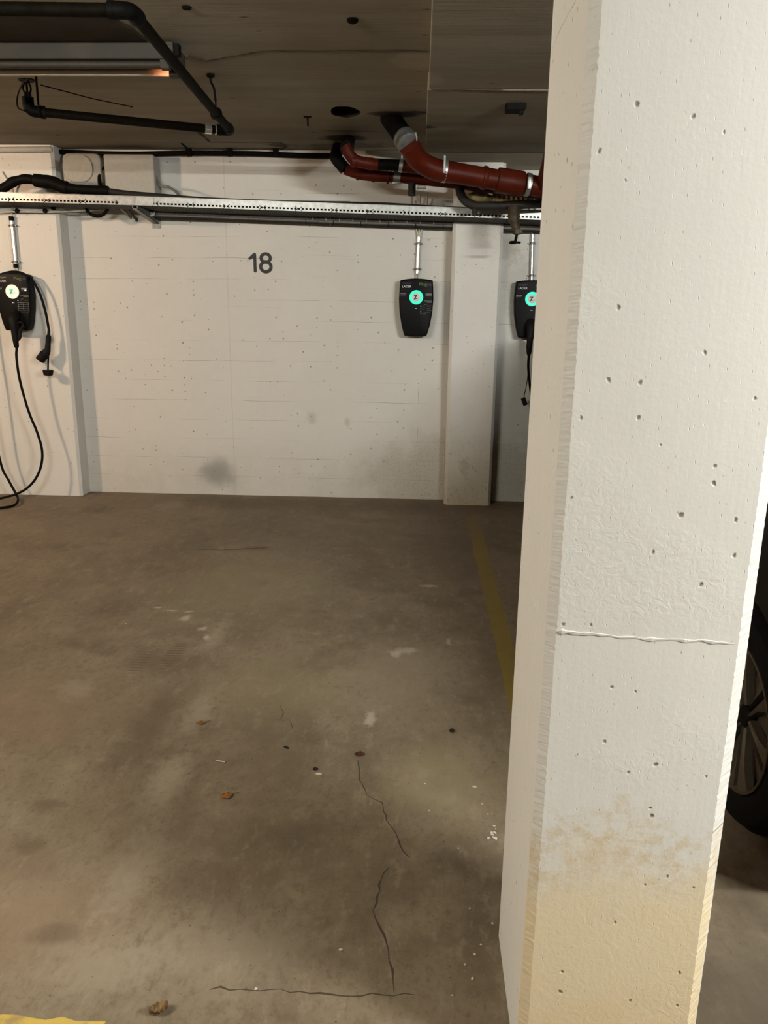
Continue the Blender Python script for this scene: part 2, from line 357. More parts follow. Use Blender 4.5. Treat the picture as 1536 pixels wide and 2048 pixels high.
def stroke(bm, pts, wd, y0, y1, n=8, closed=False):
    """rounded stroke in the XZ plane, as one raised ribbon from y0 to y1"""
    P = [Vector((p[0], p[1])) for p in pts]; L, R = [], []
    N = len(P)
    for i, p in enumerate(P):
        a = P[(i-1) % N] if closed or i else p; b = P[(i+1) % N] if closed or i < N-1 else p
        t = (b-a).normalized(); nn = Vector((-t.y, t.x)); L.append(p+nn*wd/2); R.append(p-nn*wd/2)
    if closed: rings = [(L+[L[0]]), (R+[R[0]])]
    if not closed:
        t = (P[-1]-P[-2]).normalized(); nn = Vector((-t.y, t.x))
        end = [P[-1]+(nn*math.cos(a)+t*math.sin(a))*wd/2 for a in [PI*j/n for j in range(1, n)]]
        t = (P[0]-P[1]).normalized(); nn = Vector((-t.y, t.x))
        st = [P[0]+(nn*math.cos(a)+t*math.sin(a))*wd/2 for a in [PI*j/n for j in range(1, n)]]
        poly = L+end+R[::-1]+st
        vf = [bm.verts.new((q.x, y0, q.y)) for q in poly]; vb = [bm.verts.new((q.x, y1, q.y)) for q in poly]
        bm.faces.new(vf); bm.faces.new(vb[::-1])
        for i in range(len(poly)): bm.faces.new((vf[i], vf[(i+1) % len(poly)], vb[(i+1) % len(poly)], vb[i]))
    else:
        q = [[bm.verts.new((p.x, y, p.y)) for p in s] for y in (y0, y1) for s in (L, R)]
        for i in range(N):
            j = (i+1) % N
            for a, b in ((0, 1), (1, 3), (3, 2), (2, 0)): bm.faces.new((q[a][i], q[a][j], q[b][j], q[b][i]))
    return bm
def text(bm, body, size, loc, width=None):
    cu = bpy.data.curves.new('lettering', 'FONT'); cu.body = body; cu.size = size; cu.extrude = .0004; cu.resolution_u = 3
    o = bpy.data.objects.new('lettering', cu); COL.objects.link(o)
    me = bpy.data.meshes.new_from_object(o.evaluated_get(bpy.context.evaluated_depsgraph_get()))
    bpy.data.objects.remove(o); bpy.data.curves.remove(cu)
    b2 = B(); b2.from_mesh(me); bpy.data.meshes.remove(me)
    xs = [v.co.x for v in b2.verts]; k = (width/(max(xs)-min(xs))) if width else 1
    for v in b2.verts: v.co = Vector((loc[0]+v.co.x*k, loc[1]-v.co.z, loc[2]+v.co.y))
    tmp = bpy.data.meshes.new('t'); b2.to_mesh(tmp); b2.free(); bm.from_mesh(tmp); bpy.data.meshes.remove(tmp)
    return bm
def jag(pts, step, amp):
    out = []
    for a, b in zip(pts, pts[1:]):
        a, b = Vector(a), Vector(b); n = max(1, int((b-a).length/step)); d = (b-a).normalized(); s = Vector((-d.y, d.x, 0))
        for i in range(n): out.append(a.lerp(b, i/n)+s*random.uniform(-amp, amp))
    return out+[Vector(pts[-1])]

# ------------------------------------------------------------------ room shell
X0, X1, Y0 = -9.0, 9.0, -9.5
bm = B(); box(bm, (X0, Y0, -.15), (X1, WALL_Y+.2, 0)); floor = struct(obj('floor', bm, M['floor']))
bm = B(); box(bm, (X0, WALL_Y, 0), (X1, WALL_Y+.2, CEIL)); struct(obj('wall_back', bm, M['wall']))
bm = B(); box(bm, (X0-.2, Y0, 0), (X0, WALL_Y+.2, CEIL)); struct(obj('wall_left', bm, M['wall']))
bm = B(); box(bm, (X1, Y0, 0), (X1+.2, WALL_Y+.2, CEIL)); struct(obj('wall_right', bm, M['wall']))
bm = B(); box(bm, (X0-.2, Y0-.2, 0), (X1+.2, Y0, CEIL)); struct(obj('wall_front', bm, M['wall']))
# ceiling with a round core hole
hc = at(690, 224, Z=CEIL); hr = .083
bm = B(); outer = [bm.verts.new(p) for p in ((X0, Y0, CEIL), (X1, Y0, CEIL), (X1, WALL_Y+.2, CEIL), (X0, WALL_Y+.2, CEIL))]
inner = [bm.verts.new((hc.x+hr*(1+.06*math.sin(3*a+1))*math.cos(a), hc.y+hr*1.5*(1+.04*math.sin(5*a))*math.sin(a), CEIL)) for a in [2*PI*i/40 for i in range(40)]]
es = [bm.edges.new((l[i], l[(i+1) % len(l)])) for l in (outer, inner) for i in range(len(l))]
bmesh.ops.triangle_fill(bm, edges=es, use_beauty=True)
top = [bm.verts.new((v.co.x, v.co.y, CEIL+.16)) for v in inner]
for i in range(40): bm.faces.new((inner[i], inner[(i+1) % 40], top[(i+1) % 40], top[i]))
bm.faces.new(top)
lid = [bm.verts.new((x, y, CEIL+.25)) for x, y in ((X0, Y0), (X1, Y0), (X1, WALL_Y+.2), (X0, WALL_Y+.2))]
bm.faces.new(lid)
for i in range(4): bm.faces.new((outer[i], outer[(i+1) % 4], lid[(i+1) % 4], lid[i]))
for f in bm.faces:
    if f.calc_center_median().z > CEIL+.02 and len(f.verts) != 4 or (CEIL+.01 < f.calc_center_median().z < CEIL+.1): f.material_index = 1
ce = struct(obj('ceiling', bm, M['ceiling'])); ce.data.materials.append(M['stone'])  # dark second material paints the shade inside the hole
# slightly dropped slab on the right, in two boards
DROP = .072
ex = at(862, 60, Z=CEIL-DROP).x; ys = at(1000, 179, Z=CEIL-DROP).y; ye = at(853, 303, Z=CEIL-DROP).y
bm = B(); box(bm, (ex, Y0, CEIL-DROP), (3.2, ys-.004, CEIL+.01), .004); struct(obj('trim_1', bm, M['ceiling']))
bm = B(); box(bm, (ex-.006, ys+.004, CEIL-DROP-.002), (3.2, ye, CEIL+.01), .004); struct(obj('trim_2', bm, M['ceiling']))
bm = B(); loft(bm, [[Vector((x, y, z)) for y, z in ((ye+.006, CEIL+.01), (ye+.006, CEIL-DROP+.004), (WALL_Y+.01, CEIL-DROP-.050), (WALL_Y+.01, CEIL+.01))] for x in (ex+.01, 3.2)]); struct(obj('trim_6', bm, M['ceiling']))
# formwork joints that run across the ceiling
def ribbon(pts, wd, z0, z1):
    bm = B(); L = []
    for i, p in enumerate(pts):
        t = (pts[min(i+1, len(pts)-1)]-pts[max(i-1, 0)]).normalized(); s = Vector((-t.y, t.x, 0))*wd*(random.uniform(.25, 1.5) if 0 < i < len(pts)-1 else .3)/2
        L.append([p+s, p-s])
    rings = [[Vector((a.x, a.y, z0)), Vector((b.x, b.y, z0)), Vector((b.x, b.y, z1)), Vector((a.x, a.y, z1))] for a, b in L]
    return loft(bm, rings)
n = 3
for pl, wd in (([(376,112),(412,122),(455,113),(530,100),(640,101),(760,100),(855,101)], .007), ([(395,262),(420,284),(560,284),(572,293),(560,300)], .016), ([(862,177),(960,179),(1095,182)], .010)):
    struct(obj('trim_%d' % n, ribbon(jag([at(x, y, Z=CEIL if n < 5 else CEIL-DROP) for x, y in pl], .06, .004), wd, CEIL-.003 if n < 5 else CEIL-DROP-.004, CEIL+.01), M['joint'])); n += 1

# wall pilasters
def column_mesh(x0, x1, y0, y1, z1, cl, cr, cb, jit, dz, seed, both=True):
    """rectangular shaft with worn chamfers; front is y0"""
    bm = B(); rings = []; nz = int(z1/dz)
    for i in range(nz+1):
        z = z1*i/nz; j = lambda q: jit*(mnoise.noise(Vector((seed+q*7.3, 0, z*9)))*.8+1.7*mnoise.noise(Vector((seed+q*3.1, 5, z*130))))
        r = [(x0+cl+j(0), y0), (x1-cr+j(1), y0), (x1, y0+cr+j(2)), (x1, y1-cb), (x1-cb, y1), (x0+cb, y1), (x0, y1-cb+j(4)*.5), (x0, y0+cl+j(3))]
        rings.append([Vector((a, b, z)) for a, b in r])
    return loft(bm, rings)
tag(obj('wall_pilaster', column_mesh(-3.95, -2.546, 5.69, WALL_Y+.02, CEIL+.01, .02, .018, .002, .0014, .012, 2), M['pilaster_left']),
    'wide white concrete pilaster at left behind the charger with hanging black cables', 'pilaster')
tag(obj('wall_pilaster', column_mesh(.209, .555, 5.68, WALL_Y+.02, CEIL+.01, .022, .02, .002, .0014, .012, 9), M['pilaster']),
    'narrow white concrete pilaster on back wall with grimy foot, between two chargers', 'pilaster')

# foreground pillar
PF, PXL, PXR, PB = 1.166, .2135, .541, 1.52
pr = thing('concrete_pillar', 'large white painted square concrete pillar in foreground, stained yellow at its foot', 'pillar', (.375, 1.34, 0))
obj('shaft', column_mesh(PXL, PXR, PF, PB, CEIL+.01, .0145, .027, .012, .0012, .004, 4), M['pillar'], pr)
def ridge(pts, wd, out, seed):
    bm = B(); rings = []
    for i, p in enumerate(pts):
        k = .35+abs(mnoise.noise(Vector((i*.55, seed, 0))))*1.5 if 0 < i < len(pts)-1 else .2
        o = Vector(out); s = Vector((0, 0, wd*k/2)); rings.append([p+s-o*2, p+s*.4+o*k, p-s*.4+o*k*.8, p-s-o*2])
    return loft(bm, rings)
fz = [(1096,1256), (1112,1262), (1180,1268), (1280,1277), (1400,1282), (1470,1287)]
pts = [p for p in jag([at(x, y, Y=PF) for x, y in fz[1:]], .008, 0)]
for i, p in enumerate(pts): p.z += .003*mnoise.noise(Vector((i*.4, 3, 1)))
obj('joint_ridge', ridge(pts, .015, (0, -.0026, 0), 1), M['pillar'], pr)
pts = jag([at(x, y, X=PXL) for x, y in ((1041,1133), (1060,1180), (1084,1250))], .012, 0)
obj('joint_ridge', ridge(pts, .006, (-.0012, 0, 0), 5), M['pillar'], pr)
pts = jag([at(x, y, X=PXL) for x, y in ((1104,100), (1122,55), (1152,0))], .012, 0)
obj('joint_ridge', ridge(pts, .006, (-.0012, 0, 0), 8), M['pillar'], pr)

# ------------------------------------------------------------------ floor marks
def strip(poly, z=.0008):
    bm = B(); a = [bm.verts.new((p.x, p.y, z)) for p in poly]; b = [bm.verts.new((p.x, p.y, -.002)) for p in poly]
    bm.faces.new(a); n = len(poly)
    for i in range(n): bm.faces.new((a[i], a[(i+1) % n], b[(i+1) % n], b[i]))
    return bm
L = jag([Vector((.355, 5.35, 0)), Vector((.358, 1.75, 0))], .03, .004); R = jag([Vector((.432, 1.75, 0)), Vector((.438, 5.35, 0))], .03, .004)
tag(obj('parking_line', strip(L+R), M['yellow']), 'faded yellow painted line running along the floor from pilaster to pillar', 'floor marking')
a, b = at(0, 2036, Z=0), at(212, 2043, Z=0)
L = jag([Vector((-1.6, a.y-.004, 0)), Vector((b.x, b.y, 0))], .03, .006); R = jag([Vector((b.x-.01, b.y-.10, 0)), Vector((-1.6, a.y-.10, 0))], .03, .004)
tag(obj('parking_line', strip(L+R), M['yellow_fresh']), 'yellow painted line end on the floor at the lower left corner', 'floor marking')
for pl, wd, am in (([(716,1520),(718,1560),(735,1590),(766,1605),(772,1640),(790,1665),(800,1690),(820,1716)], .0032, .004),
               ([(777,1735),(760,1770),(750,1820),(762,1855),(775,1900),(785,1940),(788,1985)], .0042, .006),
               ([(560,1410),(567,1425),(558,1440),(580,1440),(586,1465)], .0026, .003),
               ([(395,1098),(450,1100),(545,1094)], .008, .006), ([(420,1976),(560,1982),(700,1990),(830,1990)], .0035, .005)):
    o = obj('crack', ribbon(jag([at(x, y, Z=0) for x, y in pl], .02, am), wd, -.002, .0006), M['crack'], floor)

# ------------------------------------------------------------------ bay number
c18 = at(521, 526, Y=WALL_Y); px = WALL_Y/1560/.985
nb = thing('bay_number', 'black parking bay number 18 on the white back wall', 'number', (c18.x, WALL_Y, c18.z-.075))
sx = lambda x, y: (at(x, y, Y=WALL_Y).x, at(x, y, Y=WALL_Y).z)
one = [sx(460+a/10.97, 480+b/10.97) for a, b in ((402,398),(412,385),(500,302),(525,283),(550,281),(568,296),(575,330),(588,690),(578,708),(555,714),(533,708),(523,690),(512,400),(452,432),(425,435),(406,420))]
bm = B(); loft(bm, [[Vector((x, y, z)) for x, z in one] for y in (WALL_Y+.002, WALL_Y-.003)]); obj('digit', bm, M['numeral'], nb)
u = sx(531.4, 516.2); d = sx(531.8, 533.6); bm = B()
stroke(bm, [(u[0]+.0335*math.cos(a), u[1]+.0285*math.sin(a)) for a in [2*PI*i/32 for i in range(32)]], .0225, WALL_Y-.003, WALL_Y+.002, closed=True)
stroke(bm, [(d[0]+.0375*math.cos(a), d[1]+.0345*math.sin(a)) for a in [2*PI*i/32 for i in range(32)]], .024, WALL_Y-.0032, WALL_Y+.002, closed=True)
obj('digit', bm, M['numeral'], nb)

# ------------------------------------------------------------------ wall chargers
def half_width(t):   # t metres below the top
    P = [(0, .1080), (.006, .1125), (.02, .1155), (.06, .119), (.137, .1222), (.234, .1165), (.318, .101), (.37, .0870), (.385, .0815), (.392, .0760)]
    for (a, wa), (b, wb) in zip(P, P[1:]):
        if t <= b: return wa+(wb-wa)*(t-a)/(b-a)
    return P[-1][1]
def outline(s=0.0):
    """charger outline in x,z (z = 0 at its middle), shrunk by s"""
    T = [0, .003, .008, .02, .04, .06, .09, .115, .137, .16, .19, .22, .25, .28, .318, .345, .37, .38, .386, .390, .392]
    r = [(half_width(t)-s, .196-t) for t in T]
    top = [(x, .196+.010*(1-(x/.108)**2)-s-.006) for x in (-.09, -.06, -.03, 0, .03, .06, .09)]
    bot = [(x, -.196-.006*(1-(x/.078)**2)+s+.003) for x in (.055, .025, 0, -.025, -.055)]
    r = [(x, min(max(z, -.196+s), .190-s)) for x, z in r]
    return top + r + bot + [(-x, z) for x, z in r[::-1]]
def make_charger(cx, wy, cz, label, lit=False):
    t = thing('wall_charger', label, 'charger', (cx, wy, cz-.196), 'wall chargers')
    D = .112; fy = wy-D
    bm = B(); loft(bm, [[(cx+x, wy-y, cz+z) for x, z in outline(s)] for y, s in ((-.002, .012), (.03, .012), (.034, .002), (.06, 0), (.098, 0), (.106, .002), (.1105, .006), (.112, .012))])
    obj('housing', bm, M['black'], t, True)
    Y = fy-.0006
    for s in (-1, 1): bm = B(); box(bm, (cx+min(s*.055, s*.119), Y-.0002, cz+.0595), (cx+max(s*.055, s*.119), Y+.002, cz+.0625)); obj('seam', bm, M['castblack'], t)
    rc = (cx, cz+.0715)
    bm = B(); lathe(bm, [(.030, 0), (.030, .003), (.036, .0045), (.046, .004), (.049, .001), (.049, 0)], axis_mat((rc[0], fy+.001, rc[1]), (rc[0], fy-1, rc[1])), 40)
    ring = obj('ring_light', bm, M['ring'] if not lit else M['disc_lit'], t, True); ring['label'] = 'glowing teal ring' if not lit else 'pale lit ring'
    bm = B(); lathe(bm, [(.0301, 0), (.0301, .0035), (.028, .0045), (.001, .005)], axis_mat((rc[0], fy+.001, rc[1]), (rc[0], fy-1, rc[1])), 36)
    bt = obj('button', bm, M['disc'] if not lit else M['disc_lit'], t, True); bt['label'] = 'pale round button'
    bm = B(); y0, y1 = fy-.0056, fy-.003
    zz = [(rc[0]+a*.000278, rc[1]-b*.000278) for a, b in ((-62,-38),(-55,-53),(18,-57),(27,-42),(-20,30),(30,21),(75,11),(79,18),(20,38),(-55,57),(-63,50),(-16,-33),(-50,-31))]
    loft(bm, [[Vector((x, y, z)) for x, z in zz] for y in (y1, y0)])
    obj('emblem', bm, M['numeral'] if not lit else M['teal'], bt)
    bm = B(); text(bm, 'LADER', .0215, (cx-.1005, Y, cz+.137), .062); obj('lettering', bm, M['print'], t)['label'] = 'white lettering'
    bm = B(); text(bm, 'PROSJEKT', .014, (cx-.1005, Y, cz+.1615), .066); obj('lettering', bm, M['purple'] if not lit else M['mid'], t)['label'] = 'faint purple lettering'
    bm = B(); text(bm, 'Plug', .029, (cx+.018, Y, cz+.152), .052); obj('lettering', bm, M['green'], t)['label'] = 'green lettering'
    bm = B(); text(bm, 'pay', .027, (cx+.074, Y, cz+.152), .032); obj('lettering', bm, M['purple'], t)['label'] = 'dim purple lettering'
    bm = B()
    for x0, x1, z, h in ((-.113, -.072, .093, .0035), (.066, .108, .093, .0045), (.066, .108, .083, .0025)): bm = B(); box(bm, (cx+x0, Y-.0002, cz+z), (cx+x1, Y+.002, cz+z+h)); obj('fine_print', bm, M['mid'], t)
    bm = B()
    for x0, x1, z, h in ((-.113, -.075, .084, .002), (.056, .112, .045, .004), (.076, .112, .036, .006), (.056, .075, .021, .002), (.076, .108, .012, .003), (.076, .098, -.004, .003), (.076, .11, -.017, .003), (.05, .10, -.030, .002), (.03, .075, -.043, .0018), (.045, .06, .012, .003), (.045, .064, -.001, .003), (.045, .06, -.013, .003)):
        if x1 < half_width(.196-z)-.004 or z > .03: bm = B(); box(bm, (cx+x0, Y-.0002, cz+z), (cx+min(x1, half_width(.196-z)-.006), Y+.002, cz+z+h)); obj('fine_print', bm, M['dim'], t)
    for z, mt in ((.012, 'dot'), (-.001, 'dim'), (-.014, 'dim'), (-.027, 'dot')):
        bm = B(); lathe(bm, [(.0042, 0), (.0042, .001), (.001, .0014)], axis_mat((cx+.034, fy+.0003, cz+z), (cx+.034, fy-1, cz+z)), 14); obj('indicator', bm, M[mt], t)
    bm = B()
    vs = [bm.verts.new((cx+x, fy-.0008, cz+z)) for x, z in ((-.011, -.001), (.011, -.001), (.003, -.015), (-.003, -.015))]; f = bm.faces.new(vs)
    e = bmesh.ops.extrude_face_region(bm, geom=[f]); bmesh.ops.translate(bm, verts=[v for v in e['geom'] if isinstance(v, bmesh.types.BMVert)], vec=(0, .003, 0))
    sn = obj('sensor', bm, M['castblack'], t)
    for s in (-1, 1):
        bm = B(); lathe(bm, [(.0022, 0), (.0022, .0008), (.0005, .001)], axis_mat((cx+s*.0045, fy-.0006, cz-.004), (cx+s*.0045, fy-1, cz-.004)), 10); obj('lamp', bm, M['led'], sn)
    bm = B(); lathe(bm, [(.030, 0), (.033, .0015), (.036, .0015), (.038, 0)], axis_mat((cx-.003, fy+.0003, cz-.095), (cx-.003, fy-1, cz-.095)), 30); obj('socket_cover', bm, M['black'], t, True)
    return t, fy
P0 = at(832, 615.5, Y=5.73); P2 = at(1063, 619, Y=5.73)
make_charger(P0.x, WALL_Y, P0.z, 'black wall charger with teal ring and no cable, right of number 18')
make_charger(P2.x, WALL_Y, P2.z, 'black wall charger with teal ring half hidden behind the foreground pillar')
CX, CZ, CW = -2.872, P0.z+.002, 5.69
ch, CF = make_charger(CX, CW, CZ, 'black wall charger with pale round button and plugged cable, far left', True)
bm = B(); 
for i in range(6): box(bm, (CX+.031, CF-.0008, CZ-.004-i*.0125), (CX+.108, CF+.002, CZ-.0028-i*.0125))
for x in (.031, .069, .107): box(bm, (CX+x, CF-.0008, CZ-.0665), (CX+x+.0011, CF+.002, CZ-.0028))
obj('label_grid', bm, M['mid'], ch)
bm = B(); lathe(bm, [(.0065, 0), (.0065, .001), (.001, .0015)], axis_mat((CX+.095, CF+.0003, CZ+.082), (CX+.095, CF-1, CZ+.082)), 16); obj('indicator', bm, M['led'], ch)['label'] = 'bright white indicator light'  # glowing dot painted as a glint on the housing

# conduits over the chargers
def conduit(top, bot, wy, label, fan, ends=False):
    t = thing('cable_conduit', label, 'conduit', (bot.x, wy, bot.z), 'metal conduits over the chargers')
    bm = B(); cyl(bm, (bot.x, wy-.022, bot.z), (top.x, wy-.022, top.z), .0135); obj('tube', bm, M['steel'], t, True)
    for f in (.12, .82):
        p = bot.lerp(top, f); bm = B()
        sleeve(bm, (p.x, wy-.022, p.z-.010), (p.x, wy-.022, p.z+.010), .0152); box(bm, (p.x-.030, wy-.012, p.z-.006), (p.x+.030, wy-.004, p.z+.006), .002)
        for s in (-1, 1): cyl(bm, (p.x+s*.026, wy+.002, p.z), (p.x+s*.026, wy-.026, p.z), .0042, 8)
        obj('clamp', bm, M['darksteel'], t, True)
    if ends:
        for p, q in ((top, top+Vector((0, 0, -.032))), (bot, bot+Vector((0, 0, .03)))):
            bm = B(); sleeve(bm, (p.x, wy-.022, p.z), (q.x, wy-.022, q.z), .0165); obj('end_cap', bm, M['castblack'], t, True)['label'] = 'black end cap'
    for dx in fan:
        bm = B(); a = Vector((top.x+dx*.1, wy-.02, top.z-.03))
        tube(bm, spline([a, a+Vector((dx*.15, 0, .06)), a+Vector((dx*.8, .002, .14)), a+Vector((dx, -.02, .22)), a+Vector((dx, -.12, .30))], 6), .0065, 8); obj('cable', bm, M['whitecable'], t, True)
    for dx in (-.007, .007):
        bm = B(); cyl(bm, (bot.x+dx, wy-.02, bot.z-.07), (bot.x+dx, wy-.022, bot.z+.01), .004, 8); obj('cable', bm, M['whitecable'], t, True)
conduit(at(838, 474, Y=5.82), at(834.5, 547, Y=5.82), WALL_Y, 'short metal conduit with pale cables above the charger right of number 18', (-.05, 0, .045))
conduit(at(1065, 470, Y=5.82), at(1063, 562, Y=5.82), WALL_Y, 'short metal conduit above the half hidden charger beside the pillar', (-.025, .01))
conduit(at(21, 432, Y=5.66), at(31, 536, Y=5.66), 5.69, 'short metal conduit with black end caps above the far left charger', (.03,), True)

# ------------------------------------------------------------------ charging cables
def connector(bm_parent, a, b, r): pass
cc = thing('charging_cable', 'long black charging cable plugged into the far left charger and looping to floor', 'charging cable', (CX, 5.5, 0))
q = lambda x, y, Y: at(x, y, Y=Y)
sock = Vector((CX-.003+.02, CF-.004, CZ-.088))
pl = B(); tube(pl, [sock+Vector((0, .006, .006)), sock+Vector((0, -.03, -.004)), sock+Vector((0, -.055, -.03)), sock+Vector((.002, -.062, -.08)), sock+Vector((.004, -.062, -.15)), sock+Vector((.005, -.058, -.215)), sock+Vector((.006, -.055, -.225))],
     [.031, .031, .030, .023, .0215, .017, .012], 18); plug = obj('plug', pl, M['matte'], cc, True)
bm = B(); e = sock+Vector((.004, -.055, -.06)); tube(bm, spline([e, e+Vector((.05, 0, .012)), e+Vector((.06, 0, -.02)), e+Vector((.035, 0, -.05)), e+Vector((.03, 0, -.09)), e+Vector((.012, 0, -.11))], 5), [.006]*10+[.012]*16, 10); obj('latch', bm, M['matte'], plug, True)
bot = sock+Vector((.006, -.055, -.222))
path = [bot, q(33, 715, 5.50), q(40, 762, 5.50), q(57, 822, 5.51), q(74, 864, 5.52), q(84, 900, 5.52), q(82, 932, 5.51), q(68, 962, 5.49), q(42, 984, 5.46), q(0, 997, 5.42), q(-60, 1006, 5.36)]
path += [at(-95, 1018, Z=.012), at(-60, 1022, Z=.012), at(0, 1016, Z=.012), at(27, 1011, Z=.012)+Vector((0, 0, 0)), at(36, 1001, Z=.03), q(33, 990, 5.52), q(18, 962, 5.54), q(4, 935, 5.55), q(-8, 880, 5.56), q(-22, 780, 5.56), q(-38, 680, 5.56), q(-42, 600, 5.57), q(-24, 560, 5.585), q(0, 549.5, 5.60), q(25, 543.5, 5.61), q(46, 547, 5.61), q(64, 560, 5.61), q(79, 586, 5.61), q(90, 620, 5.61), q(97, 655, 5.61), q(98, 672, 5.61)]
bm = B(); tube(bm, spline(path, 8), .0088, 12); obj('cable', bm, M['cable'], cc, True)
ha = q(98, 660, 5.61); hb = q(95, 704, 5.60)
bm = B(); tube(bm, spline([ha, ha.lerp(hb, .3), ha.lerp(hb, .35), ha.lerp(hb, .8), hb+Vector((-.004, 0, -.02))], 6), [.010]*7+[.018]*10+[.0195]*8, 16); hd = obj('connector_handle', bm, M['matte'], cc, True)
na = q(94, 702, 5.60); nb2 = q(80, 720, 5.60)
bm = B(); tube(bm, [na+Vector((.012, 0, .012)), na, na.lerp(nb2, .3), na.lerp(nb2, .32), nb2], [.019, .025, .027, .0325, .0325], 20); obj('nozzle', bm, M['matte'], hd, True)
ca, cb = q(96, 741, 5.60), q(96.5, 752, 5.60)
bm = B(); tube(bm, spline([q(97, 700, 5.61), q(96.5, 722, 5.61), ca], 6), .006, 10); obj('cap_strap', bm, M['cable'], cc, True)
bm = B(); lathe(bm, [(.01, 0), (.036, .001), (.037, .008), (.031, .036), (.02, .039)], axis_mat(ca+Vector((0, 0, .004)), cb+Vector((0, 0, -.004))), 22); obj('dust_cap', bm, M['matte'], cc, True)

rx, rz, rf = P2.x, P2.z, WALL_Y-.112
rc2 = thing('charging_cable', 'black charging cable plugged into half hidden charger, hanging beside the pillar edge', 'charging cable', (rx, rf, .02))
sock = Vector((rx-.003, rf-.004, rz-.10))
bm = B(); tube(bm, [sock+Vector((0, .005, .004)), sock+Vector((0, -.03, -.004)), sock+Vector((0, -.052, -.03)), sock+Vector((-.004, -.058, -.09)), sock+Vector((-.006, -.056, -.16)), sock+Vector((-.006, -.055, -.20)), sock+Vector((-.006, -.055, -.215))], [.034, .034, .031, .022, .022, .017, .011], 18); obj('plug', bm, M['matte'], rc2, True)
b0 = sock+Vector((-.006, -.055, -.21))
bm = B(); tube(bm, spline([b0, b0+Vector((.004, .01, -.10)), b0+Vector((.03, .03, -.25)), b0+Vector((.09, .04, -.6)), b0+Vector((.12, .03, -.88)), (rx+.2, rf-.06, .012), (rx+.34, rf-.15, .012)], 8), .0088, 12); obj('cable', bm, M['cable'], rc2, True)
s0, s1 = at(1056, 716, Y=5.66), at(1047.5, 796, Y=5.70)
bm = B(); tube(bm, spline([s0, s0.lerp(s1, .5)+Vector((.012, 0, 0)), s1], 6), .003, 8); obj('cap_strap', bm, M['cable'], rc2, True)
bm = B(); cyl(bm, at(1046, 796, Y=5.70), at(1051, 810, Y=5.70), .0165, 16); obj('dust_cap', bm, M['matte'], rc2, True)

# ------------------------------------------------------------------ cable tray
ty = 5.40; tr = thing('cable_tray', 'long galvanized perforated cable tray running along the back wall', 'cable tray', (at(540, 418, Y=ty).x, 5.6, 1.98))
kn = [at(-160, 400, Y=ty), at(0, 403, Y=ty), at(272, 411, Y=ty), at(1080, 440, Y=ty), at(1300, 448, Y=ty)]
def tz(x):
    for a, b in zip(kn, kn[1:]):
        if x <= b.x or b is kn[-1]: return a.z+(b.z-a.z)*(x-a.x)/(b.x-a.x)
HR, TH_, DEP = .058, .0016, .30
def sbox(bm, x0, x1, y0, y1, h0, h1):   # box that follows the sagging tray line
    vs = []
    for x in (x0, x1):
        z = tz(x); vs += [Vector((x, y0, z+h0)), Vector((x, y1, z+h0)), Vector((x, y1, z+h1)), Vector((x, y0, z+h1))]
    v = [bm.verts.new(p) for p in vs]
    for f in ((0,1,2,3), (7,6,5,4), (0,4,5,1), (1,5,6,2), (2,6,7,3), (3,7,4,0)): bm.faces.new([v[i] for i in f])
x_end = kn[-1].x; bm = B(); x = kn[0].x; pitch = .0247; i = 0
segs = [kn[0].x, kn[1].x, kn[2].x, kn[3].x, x_end]
for a, b in zip(segs, segs[1:]):
    sbox(bm, a, b, ty, ty+TH_, 0, .010); sbox(bm, a, b, ty, ty+TH_, .0215, .033); sbox(bm, a, b, ty+.004, ty+.004+TH_, .030, HR)
    sbox(bm, a, b, ty-.006, ty+.012, HR-.002, HR)
while x < x_end-pitch:
    sbox(bm, x, x+.0095, ty, ty+TH_, .0095, .022); x += pitch
obj('side_rail', bm, M['galv'], tr)
bm = B(); x = kn[0].x
for y0, y1 in ((ty, ty+.045), (ty+.060, ty+.135), (ty+.150, ty+.225), (ty+.240, ty+DEP)):
    for a, b in zip(segs, segs[1:]): sbox(bm, a, b, y0, y1, 0, .0015)
while x < x_end-pitch:
    for y0 in (ty+.045, ty+.135, ty+.225): sbox(bm, x, x+.013, y0, y0+.015, 0, .0015)
    x += pitch
obj('bottom_plate', bm, M['understeel'], tr)  # galvanized underside coloured darker to carry its shade
bm = B()
for a, b in zip(segs, segs[1:]): sbox(bm, a, b, ty+.007, ty+.010, .002, .036)
obj('liner', bm, M['castblack'], tr)  # black strip painting the shaded tray inside behind the slots
bm = B()
for a, b in zip(segs, segs[1:]): sbox(bm, a, b, ty+DEP, ty+DEP+TH_, 0, HR-.01)
obj('side_rail', bm, M['darksteel'], tr)
for pxx in (22, 93, 165, 238, 310, 381, 453, 525, 597, 668, 740, 813, 886, 955):
    c = at(pxx, 402+(pxx-270)*(.035 if pxx > 270 else .03), Y=ty); z = tz(c.x)+.0155; bm = B()
    for s in (-1, 1):
        for d in (-1, 1): tube(bm, [(c.x+d*.006, ty-.0006, z), (c.x+d*.022, ty-.0006, z+s*.013)], .0022, 6)
    obj('cross_slot', bm, M['matte'], tr)
